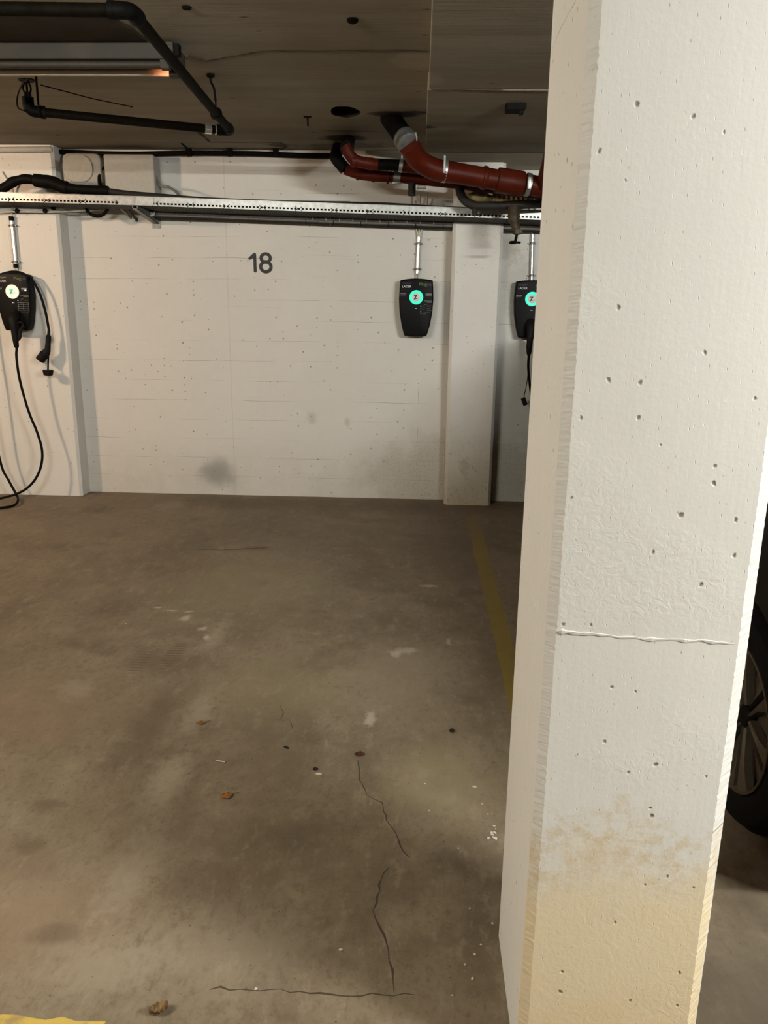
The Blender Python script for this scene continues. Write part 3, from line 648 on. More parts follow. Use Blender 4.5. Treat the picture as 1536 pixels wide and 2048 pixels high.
# splice plate and wall bracket
c = at(268, 400, Y=ty); bm = B(); sbox(bm, c.x-.10, c.x+.13, ty-.003, ty, .004, .048); obj('splice_plate', bm, M['galv'], tr)
bm = B(); sbox(bm, c.x-.012, c.x+.006, ty-.008, ty-.002, .012, .052); obj('clip', bm, M['white'], tr)
wz = at(315, 445, Y=WALL_Y).z; bx = at(313, 440, Y=WALL_Y).x
br = B(); pts2 = [(ty+.01, tz(bx)-.002), (WALL_Y-.005, tz(bx)-.002), (WALL_Y-.005, wz-.01), (WALL_Y-.03, wz-.01), (ty+.01, tz(bx)-.022)]
loft(br, [[Vector((bx+s, y, z)) for y, z in pts2] for s in (-.018, -.014)]); loft(br, [[Vector((bx+s, y, z)) for y, z in pts2] for s in (.014, .018)])
loft(br, [[Vector((bx+s, y, z)) for y, z in (pts2[2], pts2[3], pts2[4], (ty+.01, tz(bx)-.018))] for s in (-.018, .018)])
box(br, (bx-.03, WALL_Y-.006, wz-.04), (bx+.03, WALL_Y+.002, tz(bx)+.08))
obj('wall_bracket', br, M['darksteel'], tr)
for i, (pa, pb) in enumerate((((240,414), (262,436)), ((250,413), (274,441)), ((262,412), (290,434)))):
    bm = B(); tube(bm, [at(*pa, Y=5.60), at(*pb, Y=WALL_Y+.002)], .009, 8); obj('strut', bm, M['bronze' if i == 1 else 'darksteel'], tr)
bm = B(); c = at(302, 425, Y=5.66); lathe(bm, [(.020, 0), (.026, 0), (.026, .012), (.020, .012), (.020, 0)], axis_mat(c, c+Vector((.4, -1, 0))), 20); obj('washer', bm, M['darksteel'], tr, True)

# grey cables clipped under the tray
def under(px0, px1, dz, Y, r, wob=.003):
    return spline([Vector((x, Y, tz(x)+dz+wob*mnoise.noise(Vector((x*3, dz*50, Y))))) for x in [at(p, 430, Y=Y).x for p in range(px0, px1+1, 45)]], 3)
for k_, (Y, dz, mt, lab) in enumerate(((5.71, -.006, 'greycable', 'topmost grey cable under the back half of the cable tray'), (5.735, -.019, 'greycable', 'middle grey cable strapped under the back half of the cable tray'), (5.755, -.032, 'darkgrey', 'lowest dark cable strapped under the back half of the cable tray'))):
    bm = B(); tube(bm, under(300, 1110, dz, Y, .010), .0105, 10); o = tag(obj('power_cable', bm, M[mt], None, True), lab, 'cable', 'cables under the tray')
    if k_ == 0: top_cable = o
    for pxx in range(612 if k_ else 625, 890, 55 if k_ else 27):
        xx = at(pxx, 430, Y=Y).x; bm = B(); cyl(bm, (xx-.003, Y, tz(xx)+dz), (xx+.003, Y, tz(xx)+dz), .0118, 12); obj('cable_tie', bm, M['print' if not k_ else 'castblack'], o)
bm = B(); tube(bm, spline([q(-60, 428, 5.64), q(0, 424, 5.64), q(35, 423.5, 5.64), q(90, 424, 5.64), q(140, 423, 5.66), q(190, 420, 5.68), q(245, 415, 5.68)], 6), .0055, 8)
o = tag(obj('thin_cable', bm, M['whitecable'], None, True), 'thin pale cable with black clips under tray at the far left', 'cable')
for pxx in (35, 91, 107):
    bm = B(); p = q(pxx, 423.5 if pxx < 100 else 418, 5.635); lathe(bm, [(.010, 0), (.016, .004), (.016, .016), (.010, .02)], axis_mat(p+Vector((0, .008, .006)), p+Vector((0, -1, .006))), 12); obj('clip', bm, M['castblack'], o)
bm = B(); tube(bm, spline([q(172, 414, 5.66), q(176, 424, 5.65), q(187, 431, 5.65), q(198, 432, 5.65), q(209, 427, 5.65), q(217, 416, 5.66)], 6), .011, 10)
tag(obj('cable_loop', bm, M['cable'], None, True), 'short loop of thick black cable drooping below the tray at left', 'cable')
bm = B(); tube(bm, spline([q(660, 420, 5.60), q(660.5, 440, 5.61), q(660, 456, 5.62)], 4), .0022, 6)
tag(obj('loose_wire', bm, M['greycable'], None, True), 'thin loose wire end hanging below the middle of the cable tray', 'wire')

# taped black bundle and grey cables lying on the tray
pts = [q(-60, 384, 5.46), q(0, 378, 5.47), q(28, 363, 5.48), q(52, 358, 5.48), (q(80, 362, 5.48)), q(104, 365, 5.48), q(130, 375, 5.48), q(165, 379, 5.49), q(217, 382, 5.50)]
sp = spline(pts, 8); rr = [.030+.007*mnoise.noise(Vector((i*.23, 0, 0)))+(.012 if 28 < i < 50 else 0) for i in range(len(sp))]
bm = B(); tube(bm, sp, rr, 16); tag(obj('cable_bundle', bm, M['cable'], None, True), 'thick taped black cable bundle arching over the tray at far left', 'cable')
bm = B(); tube(bm, spline([q(212, 382, 5.50), q(260, 388, 5.50), q(330, 394, 5.50), q(420, 401, 5.50), q(600, 408, 5.50), q(760, 411, 5.50), q(900, 419, 5.50), q(1110, 428, 5.5)], 6), .020, 12)
tag(obj('power_cable', bm, M['darkgrey'], None, True), 'thick grey cable lying on the tray, emerging from the black bundle', 'cable', 'cables on the tray')
bm = B(); tube(bm, spline([q(312, 352, 5.76), q(320, 371, 5.74), q(338, 374, 5.72), q(352, 384, 5.66), q(372, 396, 5.60), q(460, 402, 5.58), q(700, 405, 5.58)], 6), .0085, 10)
tag(obj('power_cable', bm, M['greycable'], None, True), 'grey cable leaving the plain cabinet and dropping onto the tray', 'cable', 'cables on the tray')

# ------------------------------------------------------------------ boxes on the wall above the tray
a, b = at(207, 309, Y=5.70), at(310, 386, Y=5.70)
t = thing('junction_cabinet', 'plain pale square cabinet on wall above the tray, right of rounded box', 'cabinet', ((a.x+b.x)/2, WALL_Y, b.z-.03))
bm = B(); box(bm, (a.x, 5.712, b.z-.03), (b.x, WALL_Y+.002, a.z), .006); obj('body', bm, M['box'], t)
bm = B(); box(bm, (a.x-.002, 5.700, b.z-.03), (b.x+.002, 5.711, a.z+.002), .008); obj('cover', bm, M['box'], t)
bm = B(); c = at(256, 316, Y=5.70); box(bm, (c.x-.03, 5.6985, c.z-.006), (c.x+.03, 5.702, c.z+.006), .001); obj('latch', bm, M['white'], t)
a, b = at(121, 305, Y=5.74), at(204, 366, Y=5.74)
t = thing('junction_box', 'pale rounded wall box with large oval lid, left of plain cabinet', 'junction box', ((a.x+b.x)/2, WALL_Y, b.z-.02))
def rrect(x0, x1, z0, z1, r, n=6, p=2.0):
    out = []
    for cx_, cz_, a0 in ((x1-r, z1-r, 0), (x0+r, z1-r, PI/2), (x0+r, z0+r, PI), (x1-r, z0+r, 1.5*PI)):
        out += [(cx_+r*math.cos(a0+PI/2*i/n), cz_+r*math.sin(a0+PI/2*i/n)) for i in range(n+1)]
    return out
bm = B(); loft(bm, [[Vector((x, y, z)) for x, z in rrect(a.x+s, b.x-s, b.z-.02+s, a.z-s, .045-s)] for y, s in ((WALL_Y+.002, 0), (5.765, 0), (5.748, .006), (5.742, .018))]); obj('body', bm, M['lid'], t, True)
bm = B(); lw = (b.x-a.x)
loft(bm, [[Vector((x, y, z)) for x, z in rrect(a.x+.008+s, a.x+lw*.80-s, b.z+.004+s, a.z-.012-s, .086-s, 10)] for y, s in ((5.747, 0), (5.735, 0), (5.731, .004), (5.7305, .02))]); obj('lid', bm, M['lid'], t, True)
bm = B(); p = [q(206, 334, 5.78), q(200, 345, 5.76), q(199, 362, 5.74), q(204, 380, 5.70)]; tube(bm, spline(p, 6), .013, 10)
tag(obj('cable_stub', bm, M['cable'], None, True), 'short black cable dropping between the rounded box and plain cabinet', 'cable')

# conduits along the ceiling edge
bm = B(); a, b = q(-80, 301, 5.67), q(101, 298.5, 5.67); tube(bm, [a, b, b+Vector((.012, 0, 0))], [.019, .019, .012], 14)
tag(obj('ceiling_conduit', bm, M['white'], None, True), 'pale round conduit along the top of the wide left pilaster', 'conduit')
bm = B(); tube(bm, spline([q(-60, 293, 5.78), q(30, 293, 5.78), q(110, 303, 5.80), q(250, 308, 5.80), q(375, 306, 5.80), q(500, 307, 5.80), q(600, 311, 5.80), q(665, 312, 5.80)], 6), .017, 12)
o = tag(obj('ceiling_conduit', bm, M['castblack'], None, True), 'dark thin pipe along the edge between ceiling and back wall', 'pipe')
for pxx in (35, 378, 460, 552):
    p = q(pxx, 293 if pxx < 100 else 306, 5.79); bm = B(); box(bm, (p.x-.018, p.y-.022, p.z-.021), (p.x+.018, p.y+.022, CEIL+.002), .004); obj('saddle_clamp', bm, M['iron'], o)
bm = B(); p0 = q(362, 285, 5.62); tube(bm, fillet([Vector((p0.x, p0.y, CEIL+.004)), p0+Vector((.01, 0, -.01)), q(382, 304, 5.72)], .01), .006, 8)
tag(obj('ceiling_hook', bm, M['iron'], None, True), 'small bent dark hook on the ceiling near the wall edge pipe', 'hook')
p0 = at(615, 233, Z=CEIL); bm = B(); box(bm, (p0.x-.022, p0.y-.012, CEIL-.006), (p0.x+.022, p0.y+.012, CEIL+.004), .002); cyl(bm, (p0.x, p0.y, CEIL-.004), (p0.x+.002, p0.y, CEIL-.05), .005, 8)
tag(obj('ceiling_hook', bm, M['iron']), 'small T shaped dark peg sticking down from the ceiling left of the hole', 'hook')
p0 = at(1030, 216, Z=CEIL-DROP-.02); bm = B(); box(bm, (p0.x-.045, p0.y-.03, CEIL-DROP-.035), (p0.x+.05, p0.y+.06, CEIL-DROP+.004), .006); box(bm, (p0.x+.02, p0.y-.02, CEIL-DROP-.052), (p0.x+.042, p0.y+.01, CEIL-DROP-.03), .003)
tag(obj('ceiling_box', bm, M['castblack']), 'small black box fixed on the ceiling close to the pillar', 'box')
p0 = at(705, 38, Z=CEIL); bm = B(); lathe(bm, [(.02, 0), (.022, .012), (.012, .018)], axis_mat(Vector((p0.x, p0.y, CEIL+.003)), Vector((p0.x, p0.y, 0))), 14)
tag(obj('ceiling_stud', bm, M['iron'], None, True), 'tiny dark stud on the ceiling at the top middle', 'stud')
p0 = at(373, 14, Z=CEIL); bm = B(); lathe(bm, [(.02, 0), (.016, .01), (.008, .012)], axis_mat(Vector((p0.x, p0.y, CEIL+.003)), Vector((p0.x, p0.y, 0))), 14)
tag(obj('ceiling_stud', bm, M['iron'], None, True), 'tiny dark stud on the ceiling right of the iron pipe elbow', 'stud')

# ------------------------------------------------------------------ sprinkler pipe
PZ = 2.30; z_ = lambda x, y: at(x, y, Z=PZ)
A, Bp, Cp, Dp = z_(-60, 17), z_(262, 21), z_(461, 262), z_(58, 222)
A.y = Bp.y-.02
sp_ = thing('sprinkler_pipe', 'dark iron sprinkler pipe bending twice below the ceiling at upper left', 'pipe', (A.x, Cp.y, PZ)); pr_ = .0205
dx = (Bp-A).normalized(); dyv = (Cp-Bp).normalized(); dd = (Dp-Cp).normalized()
for a, b in ((A-dx*1.0, Bp-dx*.05), (Bp+dyv*.05, Cp-dyv*.04), (Cp+dd*.04, Dp-dd*.04)):
    bm = B(); cyl(bm, a, b, pr_, 18); obj('pipe_run', bm, M['iron'], sp_, True)
for P, u, v in ((Bp, -dx, dyv), (Cp, -dyv, dd)):
    bm = B(); pts = fillet([P+u*.065, P, P+v*.065], .055, 8); tube(bm, pts, [.0275 if i in (0, len(pts)-1) else .0255 for i in range(len(pts))], 18)
    sleeve(bm, P+u*.072, P+u*.05, .0275); sleeve(bm, P+v*.05, P+v*.072, .0275); obj('elbow', bm, M['castblack'], sp_, True)
bm = B(); cyl(bm, Cp+dd*.10, Cp+dd*.135, .025, 18); cyl(bm, Cp+dd*.075, Cp+dd*.082, .025, 18); obj('union', bm, M['steel'], sp_, True)
bm = B(); pts = fillet([Dp-dd*.07, Dp, Dp+Vector((0, 0, .06))], .04, 8); tube(bm, pts, .0265, 18); sleeve(bm, Dp-dd*.075, Dp-dd*.05, .029); obj('elbow', bm, M['castblack'], sp_, True)
bm = B(); h = Dp+Vector((0, 0, .05)); cyl(bm, h, h+Vector((0, 0, .03)), .017, 12)
for s in (-1, 1): tube(bm, spline([h+Vector((s*.012, 0, .025)), h+Vector((s*.019, 0, .05)), h+Vector((s*.006, 0, .082))], 5), .0045, 8)
cyl(bm, h+Vector((0, 0, .025)), h+Vector((0, 0, .075)), .0055, 8); lathe(bm, [(.01, 0), (.026, .004), (.037, .001), (.037, .003), (.02, .008), (.004, .009)], axis_mat(h+Vector((0, 0, .08)), h+Vector((.02, 0, 1))), 20)
obj('sprinkler_head', bm, M['castblack'], sp_, True)
# hangers
def hanger(p, dirv, label, tall=True, hookx=0.0):
    t = thing('pipe_hanger', label, 'hanger', (p.x, p.y, p.z-.03), 'pipe hangers')
    bm = B(); tube(bm, spline([(p.x+hookx, p.y, CEIL+.004), (p.x+hookx, p.y, CEIL-.03), (p.x+hookx*.3, p.y, p.z+.11), (p.x, p.y, p.z+.055)], 5), .0055, 8); obj('rod', bm, M['castblack'], t, True)
    bm = B(); lathe(bm, [(.016, 0), (.02, .004), (.02, .014), (.01, .02)], axis_mat(Vector((p.x+hookx, p.y, CEIL+.004)), Vector((p.x+hookx, p.y, 0))), 10); obj('anchor', bm, M['castblack'], t, True)
    u = dirv.normalized(); s = Vector((0, 0, 1)).cross(u).normalized(); bm = B()
    ring_ = [p+s*math.cos(a)*.0255+Vector((0, 0, math.sin(a)*.0255)) for a in [PI*.5+2*PI*i/20 for i in range(21)]]
    tube(bm, [p+Vector((0, 0, .06))]+ring_+[p+Vector((0, 0, .06))], .0045, 6); obj('strap', bm, M['castblack'], t, True)
hanger(z_(78, 222)+Vector((0, 0, 0)), dd, 'dark hooked hanger holding pipe beside the sprinkler head', hookx=-.0)
f_ = .78; hp = Bp.lerp(Cp, f_); hanger(hp, dyv, 'dark rod hanger holding the pipe right of the tube light', hookx=-.02)
c = z_(56, 200); bm = B(); e = z_(75, 162); tube(bm, spline([e, e+Vector((-.05, 0, .004)), c+Vector((-.045, 0, .02)), c+Vector((-.05, 0, -.03)), Dp+Vector((-.02, 0, -.0))], 8), .0035, 6)
tag(obj('loose_wire', bm, M['iron'], None, True), 'thin wire curling around the sprinkler head at upper left', 'wire')
bm = B(); p0, p1 = at(82, 170, Z=2.42), at(265, 214, Z=CEIL-.004); tube(bm, [p0, p0.lerp(p1, .5)-Vector((0, 0, .006)), p1], .003, 6)
tag(obj('loose_wire', bm, M['iron'], None, True), 'thin straight wire stretched under ceiling right of the sprinkler head', 'wire')

# dark brown sheet standing in for the shade between pipe and old lamp
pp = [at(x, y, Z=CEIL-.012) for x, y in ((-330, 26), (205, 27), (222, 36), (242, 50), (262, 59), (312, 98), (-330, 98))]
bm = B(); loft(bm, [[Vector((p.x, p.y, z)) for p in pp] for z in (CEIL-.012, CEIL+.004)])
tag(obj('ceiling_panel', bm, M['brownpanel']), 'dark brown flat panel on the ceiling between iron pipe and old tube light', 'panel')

# ------------------------------------------------------------------ tube lights
def tube_light(fx, fy0, label, z=2.392, tubes=None):
    fy1 = fy0+.177
    t = thing('tube_light', label, 'light', (fx-.65, (fy0+fy1)/2, z-.03), 'ceiling tube lights')
    bm = B(); box(bm, (fx-1.32, fy0, z), (fx-.035, fy1, z+.060), .004); obj('housing', bm, M['oldlamp'], t)
    bm = B(); loft(bm, [[Vector((x, fy0+y, z-h)) for y, h in ((.055, 0), (.065, .010), (.112, .010), (.122, 0))] for x in (fx-1.2, fx-.06)]); obj('reflector', bm, M['oldlamp'], t)
    for xx in (fx-.045, fx-1.33):
        bm = B(); box(bm, (xx, fy0-.003, z-.020), (xx+.03, fy1+.003, z+.064), .004); obj('end_cap', bm, M['oldlamp'], t)
    for y, mt in ((fy1-.028, tubes[0]), (fy0+.03, tubes[1])):
        bm = B(); cyl(bm, (fx-1.25, y, z-.014), (fx-.075, y, z-.014), .0135, 20); o = obj('tube', bm, mt, t, True)
        if mt == M['tube']: o['label'] = 'grey glass tube glowing orange at its right end'
        bm = B(); box(bm, (fx-.078, y-.016, z-.034), (fx-.04, y+.016, z+.004), .003); obj('socket', bm, M['oldlamp'], t)
    for xx in (fx-.3, fx-1.0):
        bm = B(); box(bm, (xx, fy0+.05, z+.058), (xx+.05, fy1-.05, CEIL+.002)); obj('mounting_foot', bm, M['iron'], t)
    bm = B(); box(bm, (fx-.012, fy0+.005, z+.013), (fx+.008, fy0+.04, z+.058), .003); obj('end_clip', bm, M['castblack'], t)
tube_light(at(378, 148, Z=2.38).x, 3.545, 'old grey fluorescent tube light under the ceiling with one end glowing orange', tubes=(M['tube'], M['oldlamp']))
for lx, ly, lz, pw, lc, side, ln, rad in LAMPS:
    lit = glow('lit_lamp', lc, pw, (.8, .8, .8)); h = ln/2
    t = thing('tube_light' if ln > 1 else 'ceiling_lamp', 'lit %s on the ceiling %s' % ('fluorescent tube light' if ln > 1 else 'warm lamp', side), 'light', (lx, ly, lz-.1), 'ceiling tube lights' if ln > 1 else None)
    bm = B(); cyl(bm, (lx-h, ly, lz), (lx+h, ly, lz), rad, 20); obj('tube', bm, lit, t, True)
    bm = B(); box(bm, (lx-h-.03, ly-.05, lz+.026+rad), (lx+h+.03, ly+.05, lz+.076+rad), .004); obj('housing', bm, M['white'], t)
    for q_ in (-1, 1):
        if ln > 1: bm = B(); box(bm, (lx+q_*.615-.012, ly-.09, lz-.13), (lx+q_*.615+.012, ly+.09, lz+.09), .004); obj('end_plate', bm, M['white'], t)  # deep plates added out of view to cut light on the pillar top
        bm = B(); cyl(bm, (lx+q_*h*.66, ly, lz+.07+rad), (lx+q_*h*.66, ly, CEIL+.002), .006, 8); obj('rod', bm, M['iron'], t)

# ------------------------------------------------------------------ red drain pipes
def pts_on(l): return [at(x, y, Y=Y) for x, y, Y in l]
main = thing('drain_pipe', 'thick red drain pipe with steel coupling dropping from ceiling and running behind pillar', 'pipe', at(900, 345, Y=4.7))
r1 = .059
g0 = at(779, 234, Z=CEIL+.004); g = pts_on([(812, 281, 4.74), (835, 322, 4.80), (872, 341, 4.84), (905, 345, 4.86), (1000, 361, 4.90), (1130, 381, 4.94)])
u = (g[0]-g0).normalized()
bm = B(); cyl(bm, g0, g[0]-u*.0, r1*.97, 24); obj('pipe_run', bm, M['castblack'], main, True)['label'] = 'black upper pipe section'
bm = B(); sleeve(bm, g[0]-u*.034, g[0]+u*.036, r1*1.05, .002, 28); cyl(bm, g[0]+Vector((.052, -.04, .035)), g[0]+Vector((.066, -.032, -.03)), .005, 8); obj('coupling', bm, M['darksteel'], main, True)['label'] = 'shiny steel coupling'
bm = B(); tube(bm, fillet([g[0]+u*.04, g[1]-u*.0, g[2], g[3]], .09, 8), r1, 24); obj('elbow', bm, M['red'], main, True)
v = (g[4]-g[3]).normalized(); bm = B(); tube(bm, [g[3], g[4], g[5]], r1*.97, 24); obj('pipe_run', bm, M['red'], main, True)
for a, b_ in ((882, .0), ):
    p = g[3]-v*.05; bm = B(); cyl(bm, p-v*.012, p+v*.012, r1*1.06, 28); cyl(bm, p+Vector((.0, -.062, -.02)), p+Vector((.0, -.066, .07)), .007, 8); obj('pipe_clamp', bm, M['galv'], main, True)
p = g[3]+v*(g[4]-g[3]).length*.62; bm = B(); lathe(bm, [(r1, 0), (r1*1.1, .004), (r1*1.1, .022), (r1, .03)], axis_mat(p, p+v), 28); obj('collar', bm, M['red'], main, True)
p = g[4]; v2 = (g[5]-g[4]).normalized(); bm = B(); lathe(bm, [(r1, 0), (r1*1.16, .003), (r1*1.18, .01), (r1*1.18, .15), (r1*1.12, .158), (r1, .16)], axis_mat(p-v2*.02, p+v2), 30); obj('socket_sleeve', bm, M['red'], main, True)
p = g[4]+v2*.165; bm = B(); cyl(bm, p-v2*.013, p+v2*.013, r1*1.09, 28); box(bm, (p.x-.01, p.y-.085, p.z-.035), (p.x+.01, p.y-.06, p.z+.03), .003); obj('pipe_clamp', bm, M['galv'], main, True)
bm = B(); bp0 = g[4]+v2*.22; bp1 = at(1120, 262, Y=4.45); tube(bm, fillet([bp0, bp0+v2*.05, bp1], .05), r1*.93, 22); obj('branch', bm, M['red'], main, True)

p2 = thing('drain_pipe', 'slimmer red drain pipe with black middle section, upper of two bending from ceiling', 'pipe', at(740, 330, Y=5.05)); r2 = .034
h0 = at(697, 280, Z=CEIL+.004); hh = pts_on([(690, 302, 5.02), (706, 322, 5.03), (742, 328, 5.06), (757, 329, 5.06), (800, 331, 5.07), (850, 338, 5.08), (900, 344, 5.10)])
bm = B(); tube(bm, [h0, hh[0]+Vector((.01, -.0, .015))], r2*1.25, 18); obj('pipe_run', bm, M['castblack'], p2, True)
bm = B(); tube(bm, fillet([hh[0]+Vector((0, 0, .03)), hh[1], hh[2], hh[3]], .06), r2, 20); obj('elbow', bm, M['red'], p2, True)
for p, d in ((hh[1], (hh[2]-hh[1]).normalized()), (hh[2], (hh[3]-hh[2]).normalized())):
    bm = B(); cyl(bm, p-d*.012, p+d*.012, r2*1.07, 22); obj('collar', bm, M['red'], p2, True)
bm = B(); cyl(bm, hh[3], hh[4], r2*.98, 20); obj('pipe_run', bm, M['castblack'], p2, True)['label'] = 'black middle section'
bm = B(); tube(bm, [hh[4], hh[5], hh[6]], r2, 20); obj('pipe_run', bm, M['red'], p2, True)
d = (hh[5]-hh[4]).normalized(); p = hh[4]+d*.005; bm = B(); cyl(bm, p-d*.011, p+d*.011, r2*1.14, 22); cyl(bm, p+Vector((.004, 0, .03)), p+Vector((.012, 0, .11)), .005, 8); obj('pipe_clamp', bm, M['galv'], p2, True)

p3 = thing('drain_pipe', 'long red drain pipe with black elbow, lower of two bending from ceiling', 'pipe', at(760, 358, Y=5.25)); r3 = .033
h0 = at(676, 292, Z=CEIL+.004); k3 = pts_on([(671, 316, 5.22), (690, 338, 5.22), (716, 348, 5.24), (747, 352, 5.26), (800, 355, 5.27), (905, 366, 5.29), (1010, 380, 5.30), (1100, 390, 5.30)])
bm = B(); tube(bm, fillet([h0, k3[0], k3[1]], .05), r3*1.15, 18); obj('elbow', bm, M['castblack'], p3, True)['label'] = 'black elbow'
bm = B(); tube(bm, fillet([k3[1], k3[2], k3[3], k3[4]], .05), r3, 20); obj('elbow', bm, M['red'], p3, True)
bm = B(); tube(bm, k3[4:], r3*.96, 20); obj('pipe_run', bm, M['red'], p3, True)
for p, d in ((k3[2], (k3[3]-k3[2]).normalized()), (k3[3], (k3[4]-k3[3]).normalized()), (k3[3]+Vector((.09, 0, -.008)), (k3[4]-k3[3]).normalized())):
    bm = B(); cyl(bm, p-d*.008, p+d*.008, r3*1.12, 22); obj('collar', bm, M['red'], p3, True)
for p in (k3[4]-Vector((.02, 0, 0)),):
    bm = B(); d = (k3[5]-k3[4]).normalized(); cyl(bm, p-d*.022, p+d*.022, r3*1.08, 22); box(bm, (p.x-.028, p.y-.05, p.z-.045), (p.x+.028, p.y-.03, p.z-.03), .003); obj('pipe_clamp', bm, M['darksteel'], p3, True)
bm = B(); p = at(824, 366, Y=5.27); cyl(bm, p, p-Vector((0, 0, .075)), .024, 16); obj('stub', bm, M['darkgrey'], p3, True)
bm = B(); p = at(843, 374, Y=5.25); box(bm, (p.x-.03, p.y-.01, p.z-.008), (p.x+.03, p.y+.02, p.z+.008), .003); obj('bracket_plate', bm, M['galv'], p3)

bm = B(); tube(bm, fillet(pts_on([(917, 368, 5.30), (923, 396, 5.24), (944, 412, 5.20), (1000, 412, 5.20), (1060, 408, 5.2), (1120, 405, 5.2)]), .07, 8), .027, 18)
o = tag(obj('insulated_pipe', bm, M['darkgrey'], None, True), 'dark grey insulated pipe curving out below the red pipes', 'pipe')
p = at(950, 416, Y=5.20); bm = B(); cyl(bm, p+Vector((0, 0, .01)), p-Vector((0, 0, .045)), .017, 14); obj('tee_stub', bm, M['darkgrey'], o, True)
bm = B(); c0 = at(955, 396, Y=5.36)
bmesh.ops.create_icosphere(bm, subdivisions=3, radius=1)
for vv in bm.verts:
    kk = 1+.22*mnoise.noise(vv.co*2.1); vv.co = Vector((vv.co.x*.095*kk, vv.co.y*.05*kk, vv.co.z*.042*kk))+c0
tag(obj('insulation_lump', bm, M['foam'], None, True), 'yellowed foam lump stuck between red pipe and grey insulated pipe', 'insulation')
bm = B(); pp = [at(985+i*3.2, 397+.1*i, Y=5.37) for i in range(26)]; tube(bm, pp, [.030+.006*(i % 3 == 0) for i in range(26)], 14)
tag(obj('corrugated_hose', bm, M['foam'], None, True), 'tan ribbed hose between the red pipe and grey insulated pipe', 'hose')

# drain valve
v0 = at(1027, 414, Y=5.16); vt = thing('drain_valve', 'dirty brass valve with small handwheel hanging below the grey pipe', 'valve', at(1030, 488, Y=5.10))
v1, v2_, v3 = at(1028, 440, Y=5.14), at(1034, 462, Y=5.11), at(1030, 485, Y=5.10)
bm = B(); tube(bm, [v0, v0.lerp(v1, .6), v1, v1.lerp(v2_, .2), v1.lerp(v2_, .8), v2_], [.036, .038, .036, .028, .026, .020], 18); obj('body', bm, M['bronze'], vt, True)
bm = B(); lathe(bm, [(.02, 0), (.0255, .004), (.0255, .03), (.02, .034)], axis_mat(v2_+Vector((0, 0, .012)), v2_-Vector((0, 0, 1))), 6); box(bm, (v2_.x+.008, v2_.y-.02, v2_.z-.016), (v2_.x+.032, v2_.y+.02, v2_.z+.014), .003); obj('bonnet', bm, M['bronze'], vt)
bm = B(); cyl(bm, v2_-Vector((0, 0, .02)), v3, .009, 10); obj('stem', bm, M['castblack'], vt, True)
bm = B(); R_ = .031; tube(bm, [v3+Vector((R_*math.cos(a), R_*math.sin(a), .003*math.sin(2*a))) for a in [2*PI*i/24 for i in range(25)]], .0058, 8)
for i in range(4): a = PI/4+i*PI/2; cyl(bm, v3, v3+Vector((R_*math.cos(a), R_*math.sin(a), 0)), .0042, 6)
obj('handwheel', bm, M['castblack'], vt, True)

# ------------------------------------------------------------------ parked car behind the pillar
WC = Vector((.905, 2.005, .312)); CX0, CX1 = .885, 2.64
car = thing('car', 'black parked car mostly hidden behind the right side of foreground pillar', 'car', (1.76, 3.2, 0))
def car_profile(e):
    p = [(1.44+e, .44), (1.40+e, .62), (1.41+e, .82), (1.45+e, .95), (1.52+e, .99)]
    p = [(1.44+e, .44), (1.40+e, .60), (1.42+e, .74), (1.50+e, .83), (1.8, .90)]
    p += [(2.3, .98), (3.6, 1.00), (4.6, 1.00), (5.0-e, .98), (5.34-e, .86), (5.40-e, .58), (5.38-e, .36), (5.30-e, .24)]
    def arch(c): return [(c+.365*math.cos(a), .312+.365*math.sin(a)) for a in [PI*i/14 for i in range(15)]]
    p += [(4.65+.367, .22)]+arch(4.65)+[(4.65-.367, .20), (WC.y+.367, .20)]+arch(WC.y)+[(WC.y-.367, .26), (1.47+min(e, .12), .32)]
    return p
bm = B(); loft(bm, [[Vector((x, y, z)) for y, z in car_profile(e)] for x, e in ((CX0, .12), (CX0+.03, .07), (CX0+.10, .02), (CX0+.3, 0), (CX1-.3, 0), (CX1-.10, .02), (CX1-.03, .07), (CX1, .12))]); obj('body', bm, M['carpaint'], car)
gp = [(2.25, .96), (2.7, 1.13), (3.1, 1.26), (3.6, 1.39), (4.1, 1.45), (4.6, 1.42), (5.05, 1.22), (5.3, .80)]
bm = B(); loft(bm, [[Vector((x, y, z)) for y, z in gp] for x in (CX0+.17, CX1-.17)]); obj('cabin', bm, M['carpaint'], car)
bm = B(); loft(bm, [[Vector((x, y, z)) for y, z in ((2.62, 1.03), (3.1, 1.20), (3.6, 1.32), (4.1, 1.38), (4.55, 1.34), (4.8, 1.02))] for x in (CX0+.165, CX1-.165)]); obj('side_window', bm, M['glass'], car)
